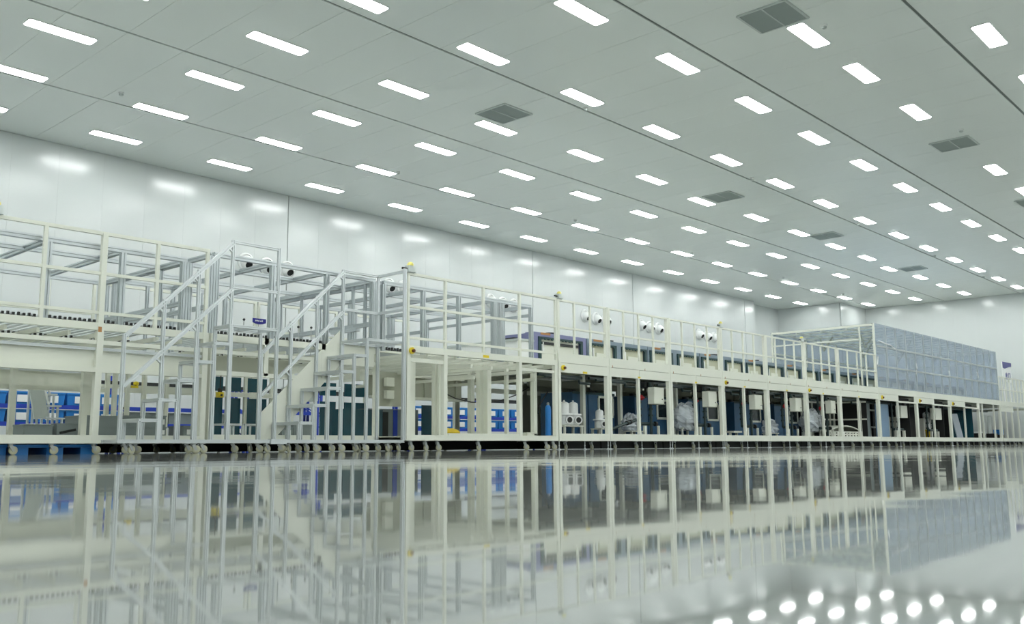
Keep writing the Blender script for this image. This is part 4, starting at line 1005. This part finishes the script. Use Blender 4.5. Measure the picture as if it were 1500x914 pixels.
# blue pallets under the left frame
for k, xa in enumerate((3.55, 4.75)):
    t = thing('pallet', 'blue plastic pallet on the floor under the left frame, %s one' % ('left', 'right')[k], 'pallet', (xa+0.57, 14.2, 0), 'blue pallets')
    box(t, 'deck_board', xa, xa+1.14, 13.42, 14.5, 0.095, 0.135, 'bin_blue')
    for dx in (0.0, 0.46, 0.92): box(t, 'runner', xa+dx, xa+dx+0.22, 13.44, 14.48, 0, 0.094, 'bin_blue')

# step ladder behind the left frame
t = thing('step_ladder', 'aluminium mobile step ladder with slanting handrails behind the left frame', 'ladder', (7.0, 18.3, 0))
Yl = 18.2
zz = [on(95, y_, Yl).z for y_ in (630, 611.5, 593, 575.5, 558.5)]
for k, z in enumerate(zz):
    xr_ = on(104-3.2*k, 600, Yl).x; box(t, 'tread', xr_-0.42, xr_, Yl+0.12*k, Yl+0.12*k+0.22, z-0.03, z, 'alu')
xr0 = on(104, 600, Yl).x
for k, z in enumerate(zz):
    xr_ = on(104-3.2*k, 600, Yl).x
    bar(t, 'leg', (xr_-0.03, Yl+0.12*k+0.1, 0), (xr_-0.03, Yl+0.12*k+0.1, z-0.03), 0.035, 0.035, 'alu')
    bar(t, 'leg', (xr_-0.40, Yl+0.12*k+0.1, 0), (xr_-0.40, Yl+0.12*k+0.1, z-0.03), 0.035, 0.035, 'alu')
bar(t, 'back_leg', (on(33, 600, Yl).x, Yl+0.6, 0), (on(33, 600, Yl).x, Yl+0.6, 1.42), 0.04, 0.04, 'alu')
bar(t, 'back_rail', (on(33, 600, Yl).x, Yl+0.6, 1.42), (on(80, 600, Yl).x, Yl+0.6, 1.42), 0.04, 0.04, 'alu')
a, bb = on(60, 612, Yl), on(48, 538, Yl); MB().bar(a, bb, 0.06, 0.25).build('stringer', 'vent_frame', t)
for (xa, ya), (xb, yb2) in (((71, 592), (58, 541)), ((73, 562), (66, 541))):
    bar(t, 'handrail', on(xa, ya, Yl-0.1), on(xb, yb2, Yl-0.1), 0.035, 0.035, 'white_plastic')

# storage racks near the back wall with blue bins
def rack(label, xa, xb, bins, y0=20.7, y1=21.3):
    t = thing('storage_rack', label, 'rack', ((xa+xb)/2, (y0+y1)/2, 0), 'storage racks by the back wall')
    for x in (xa+0.03, xb-0.03):
        for y in (y0, y1): bar(t, 'upright', (x, y, 0), (x, y, 1.75), 0.06, 0.05, 'rack_blue')
        for z in (0.3, 0.9, 1.4): bar(t, 'side_brace', (x, y0, z), (x, y1, z+0.25), 0.025, 0.025, 'rack_blue')
    for z in (0.24, 0.63, 1.0):
        box(t, 'shelf', xa, xb, y0-0.02, y1+0.02, z, z+0.02, 'black')
        bar(t, 'shelf_beam', (xa+0.06, y0-0.03, z-0.02), (xb-0.06, y0-0.03, z-0.02), 0.03, 0.09, 'rack_blue')
    bar(t, 'top_beam', (xa, y0, 1.56), (xb, y0, 1.56), 0.05, 0.07, 'black'); bar(t, 'top_beam', (xa, y1, 1.56), (xb, y1, 1.56), 0.05, 0.07, 'black')
    return t
rl = [('blue storage rack with bins behind the far left of the machine', 6.5, 9.6, 1), ('blue storage rack with grey crates behind the first stair', 9.65, 12.75, 2), ('blue storage rack seen between the two stairs', 12.8, 14.95, 0),
      ('blue storage rack behind the second stair', 15.0, 18.1, 0), ('blue storage rack with bins seen through the open frame', 18.15, 21.25, 1), ('blue storage rack right of the open frame', 21.3, 24.4, 1)]
bp = None; place = ['far left', '', '', 'behind the second stair', 'seen through the open frame', 'right of the open frame']
for lab, xa, xb, kind in rl:
    rack(lab, xa, xb, kind)
    ri = rl.index((lab, xa, xb, kind))
    for sh, z in (('lower', 0.65), ('upper', 1.02)):
        if kind == 1:
            for q in range(5):
                x = xa+0.12+q*0.59
                lb = 'blue labelled bin, %s from left, %s shelf, rack %s' % (ORD[q], sh, place[ri])
                if bp is None:
                    bp = thing('storage_bin', lb, 'bin', (x, 20.72, z), 'blue bins on the storage racks')
                    m_ = MB(); w_, d_, h_ = 0.55, 0.5, 0.27
                    vv = [(x+0.02, 20.72+0.02, z), (x+w_-0.02, 20.74, z), (x+w_-0.02, 20.72+d_-0.02, z), (x+0.02, 20.72+d_-0.02, z),
                          (x, 20.72, z+h_), (x+w_, 20.72, z+h_), (x+w_, 20.72+d_, z+h_), (x, 20.72+d_, z+h_)]
                    m_.add(vv, [(3, 2, 1, 0), (4, 5, 6, 7), (0, 1, 5, 4), (1, 2, 6, 5), (2, 3, 7, 6), (3, 0, 4, 7)]).build('body', 'bin_blue', bp)
                    MB().box(x-0.01, x+w_+0.01, 20.705, 20.72, z+h_-0.035, z+h_).build('rim', 'bin_blue', bp)
                    MB().box(x+0.16, x+0.40, 20.70, 20.706, z+0.05, z+0.2).build('paper_label', 'paper', bp)
                else: dup(bp, (x, 20.72, z), lb)
        elif kind == 2 and sh == 'lower':
            for q in range(3):
                cc = crate('grey crate on the storage rack behind the first stair, %s from the left' % ORD[q], xa+0.15+q*0.95, xa+1.0+q*0.95, 20.75, 21.2, z, z+0.26, False)
                cc['group'] = 'grey crates on the rack'

# hanging yellow control pendant, marker pins, bag, hoist clamp, blue cylinder
p = on(322, 577, 14.0)
t = thing('control_pendant', 'yellow and black control pendant hanging on a cable behind the left stair', 'control pendant', (p.x, 14.0, p.z))
MB().box(p.x-0.05, p.x+0.05, 13.96, 14.04, p.z-0.06, p.z+0.03).build('body', 'yellow', t)
MB().cyl((p.x, 14.0, p.z+0.03), (p.x, 14.0, p.z+0.09), 0.035, 10).build('grip', 'black', t, True)
MB().cyl((p.x+0.005, 13.965, p.z-0.02), (p.x+0.005, 13.945, p.z-0.02), 0.018, 10).build('button', 'black', t, True)
MB().tube([(p.x, 14.0, p.z+0.09), (p.x+0.01, 14.0, p.z+0.3), (p.x+0.05, 14.0, p.z+0.42), (p.x+0.02, 14.0, 1.64)], 0.008, 6).build('cable', 'cable', t, True)
p = on(198, 560, 16.6)
t = thing('hoist_clamp', 'small yellow hoist clamp on the rail behind the left stair', 'clamp', (p.x, 16.6, 1.146))
MB().box(p.x-0.08, p.x+0.05, 16.57, 16.63, 1.146, 1.22).build('body', 'yellow', t); MB().lathe((p.x+0.02, 16.6, 1.22), [(0.02, 0), (0.05, 0.02), (0.05, 0.06), (0.02, 0.08)], 10).build('hook_block', 'yellow', t, True)
p = on(657, 632, 13.45)
tag(rebase(MB().blob((p.x, 13.45, 0.261+0.075), (0.28, 0.2, 0.10), seed=5, amp=0.12).build('yellow_bag', 'bag_yellow', None, True)), 'crumpled yellow bag lying in the open frame', 'bag')
p = on(803, 620, 13.3)
t = thing('gas_cylinder', 'dark blue cylinder standing at the right end of the open frame', 'cylinder', (p.x, 13.3, 0.261))
MB().lathe((p.x, 13.3, 0.261), [(0.065, 0), (0.065, 0.62), (0.055, 0.68), (0.03, 0.71)], 16).build('body', 'bin_blue', t, True); MB().lathe((p.x, 13.3, 0.971), [(0.03, 0), (0.03, 0.05), (0.015, 0.06)], 10).build('valve', 'steel', t, True)
# small dark blue sign on the deck behind the first landing
p = on(379.5, 470, 14.6)
t = thing('company_sign', 'small dark blue curved sign with white lettering behind the left landing', 'sign', (p.x, 14.6, 1.73))
MB().prism([(p.x-0.135, p.z+0.04), (p.x+0.135, p.z+0.04), (p.x+0.135, p.z-0.035), (p.x+0.07, p.z-0.058), (p.x, p.z-0.066), (p.x-0.07, p.z-0.058), (p.x-0.135, p.z-0.035)], 14.585, 14.6).build('board', 'sign_blue', t)
mb = MB()
for dx, w_ in ((-0.085, 0.022), (-0.055, 0.022), (-0.025, 0.018), (0.02, 0.022), (0.05, 0.022)):
    mb.bar((p.x+dx, 14.583, p.z-0.018), (p.x+dx+0.012, 14.583, p.z+0.014), 0.003, w_*0.5)
mb.bar((p.x-0.09, 14.5832, p.z-0.002), (p.x+0.07, 14.5832, p.z-0.006), 0.003, 0.009).build('lettering', 'paper', t)
MB().cyl((p.x, 14.61, 1.73), (p.x, 14.61, p.z), 0.01, 8).build('stem', 'steel', t, True)
for (px, py), lab in (((337, 465.5), 'black ball-headed pin on the deck, left of the blue sign'), ((357.5, 468), 'black ball-headed pin on the deck next to the blue sign'), ((437, 479), 'black ball-headed pin behind the right stair handrail, left one'), ((456, 480), 'black ball-headed pin behind the right stair handrail, right one')):
    p = on(px, py, 14.62); t = thing('marker_pin', lab, 'pin', (p.x, 14.62, 1.73), 'marker pins on the deck')
    MB().cyl((p.x, 14.62, 1.73), (p.x, 14.62, p.z), 0.008, 8).build('stem', 'steel', t, True)
    MB().lathe((p.x, 14.62, p.z), [(0.006, -0.024), (0.022, -0.012), (0.024, 0), (0.022, 0.012), (0.006, 0.024)], 12).build('ball_head', 'black', t, True)
for (px, py), lab in (((597.5, 499), 'tiny blue triangular marker on the deck near the stair corner'), ((743.5, 515), 'tiny blue triangular marker on the deck near mid picture')):
    p = on(px, py, 13.6); t = thing('deck_marker', lab, 'marker', (p.x, 13.6, 1.86), 'blue deck markers')
    MB().prism([(p.x-0.06, 1.99), (p.x+0.06, 2.01), (p.x+0.01, 1.93)], 13.59, 13.6).build('flag', 'rack_blue', t); MB().cyl((p.x, 13.605, 1.86), (p.x, 13.605, 1.95), 0.008, 6).build('stem', 'steel', t)
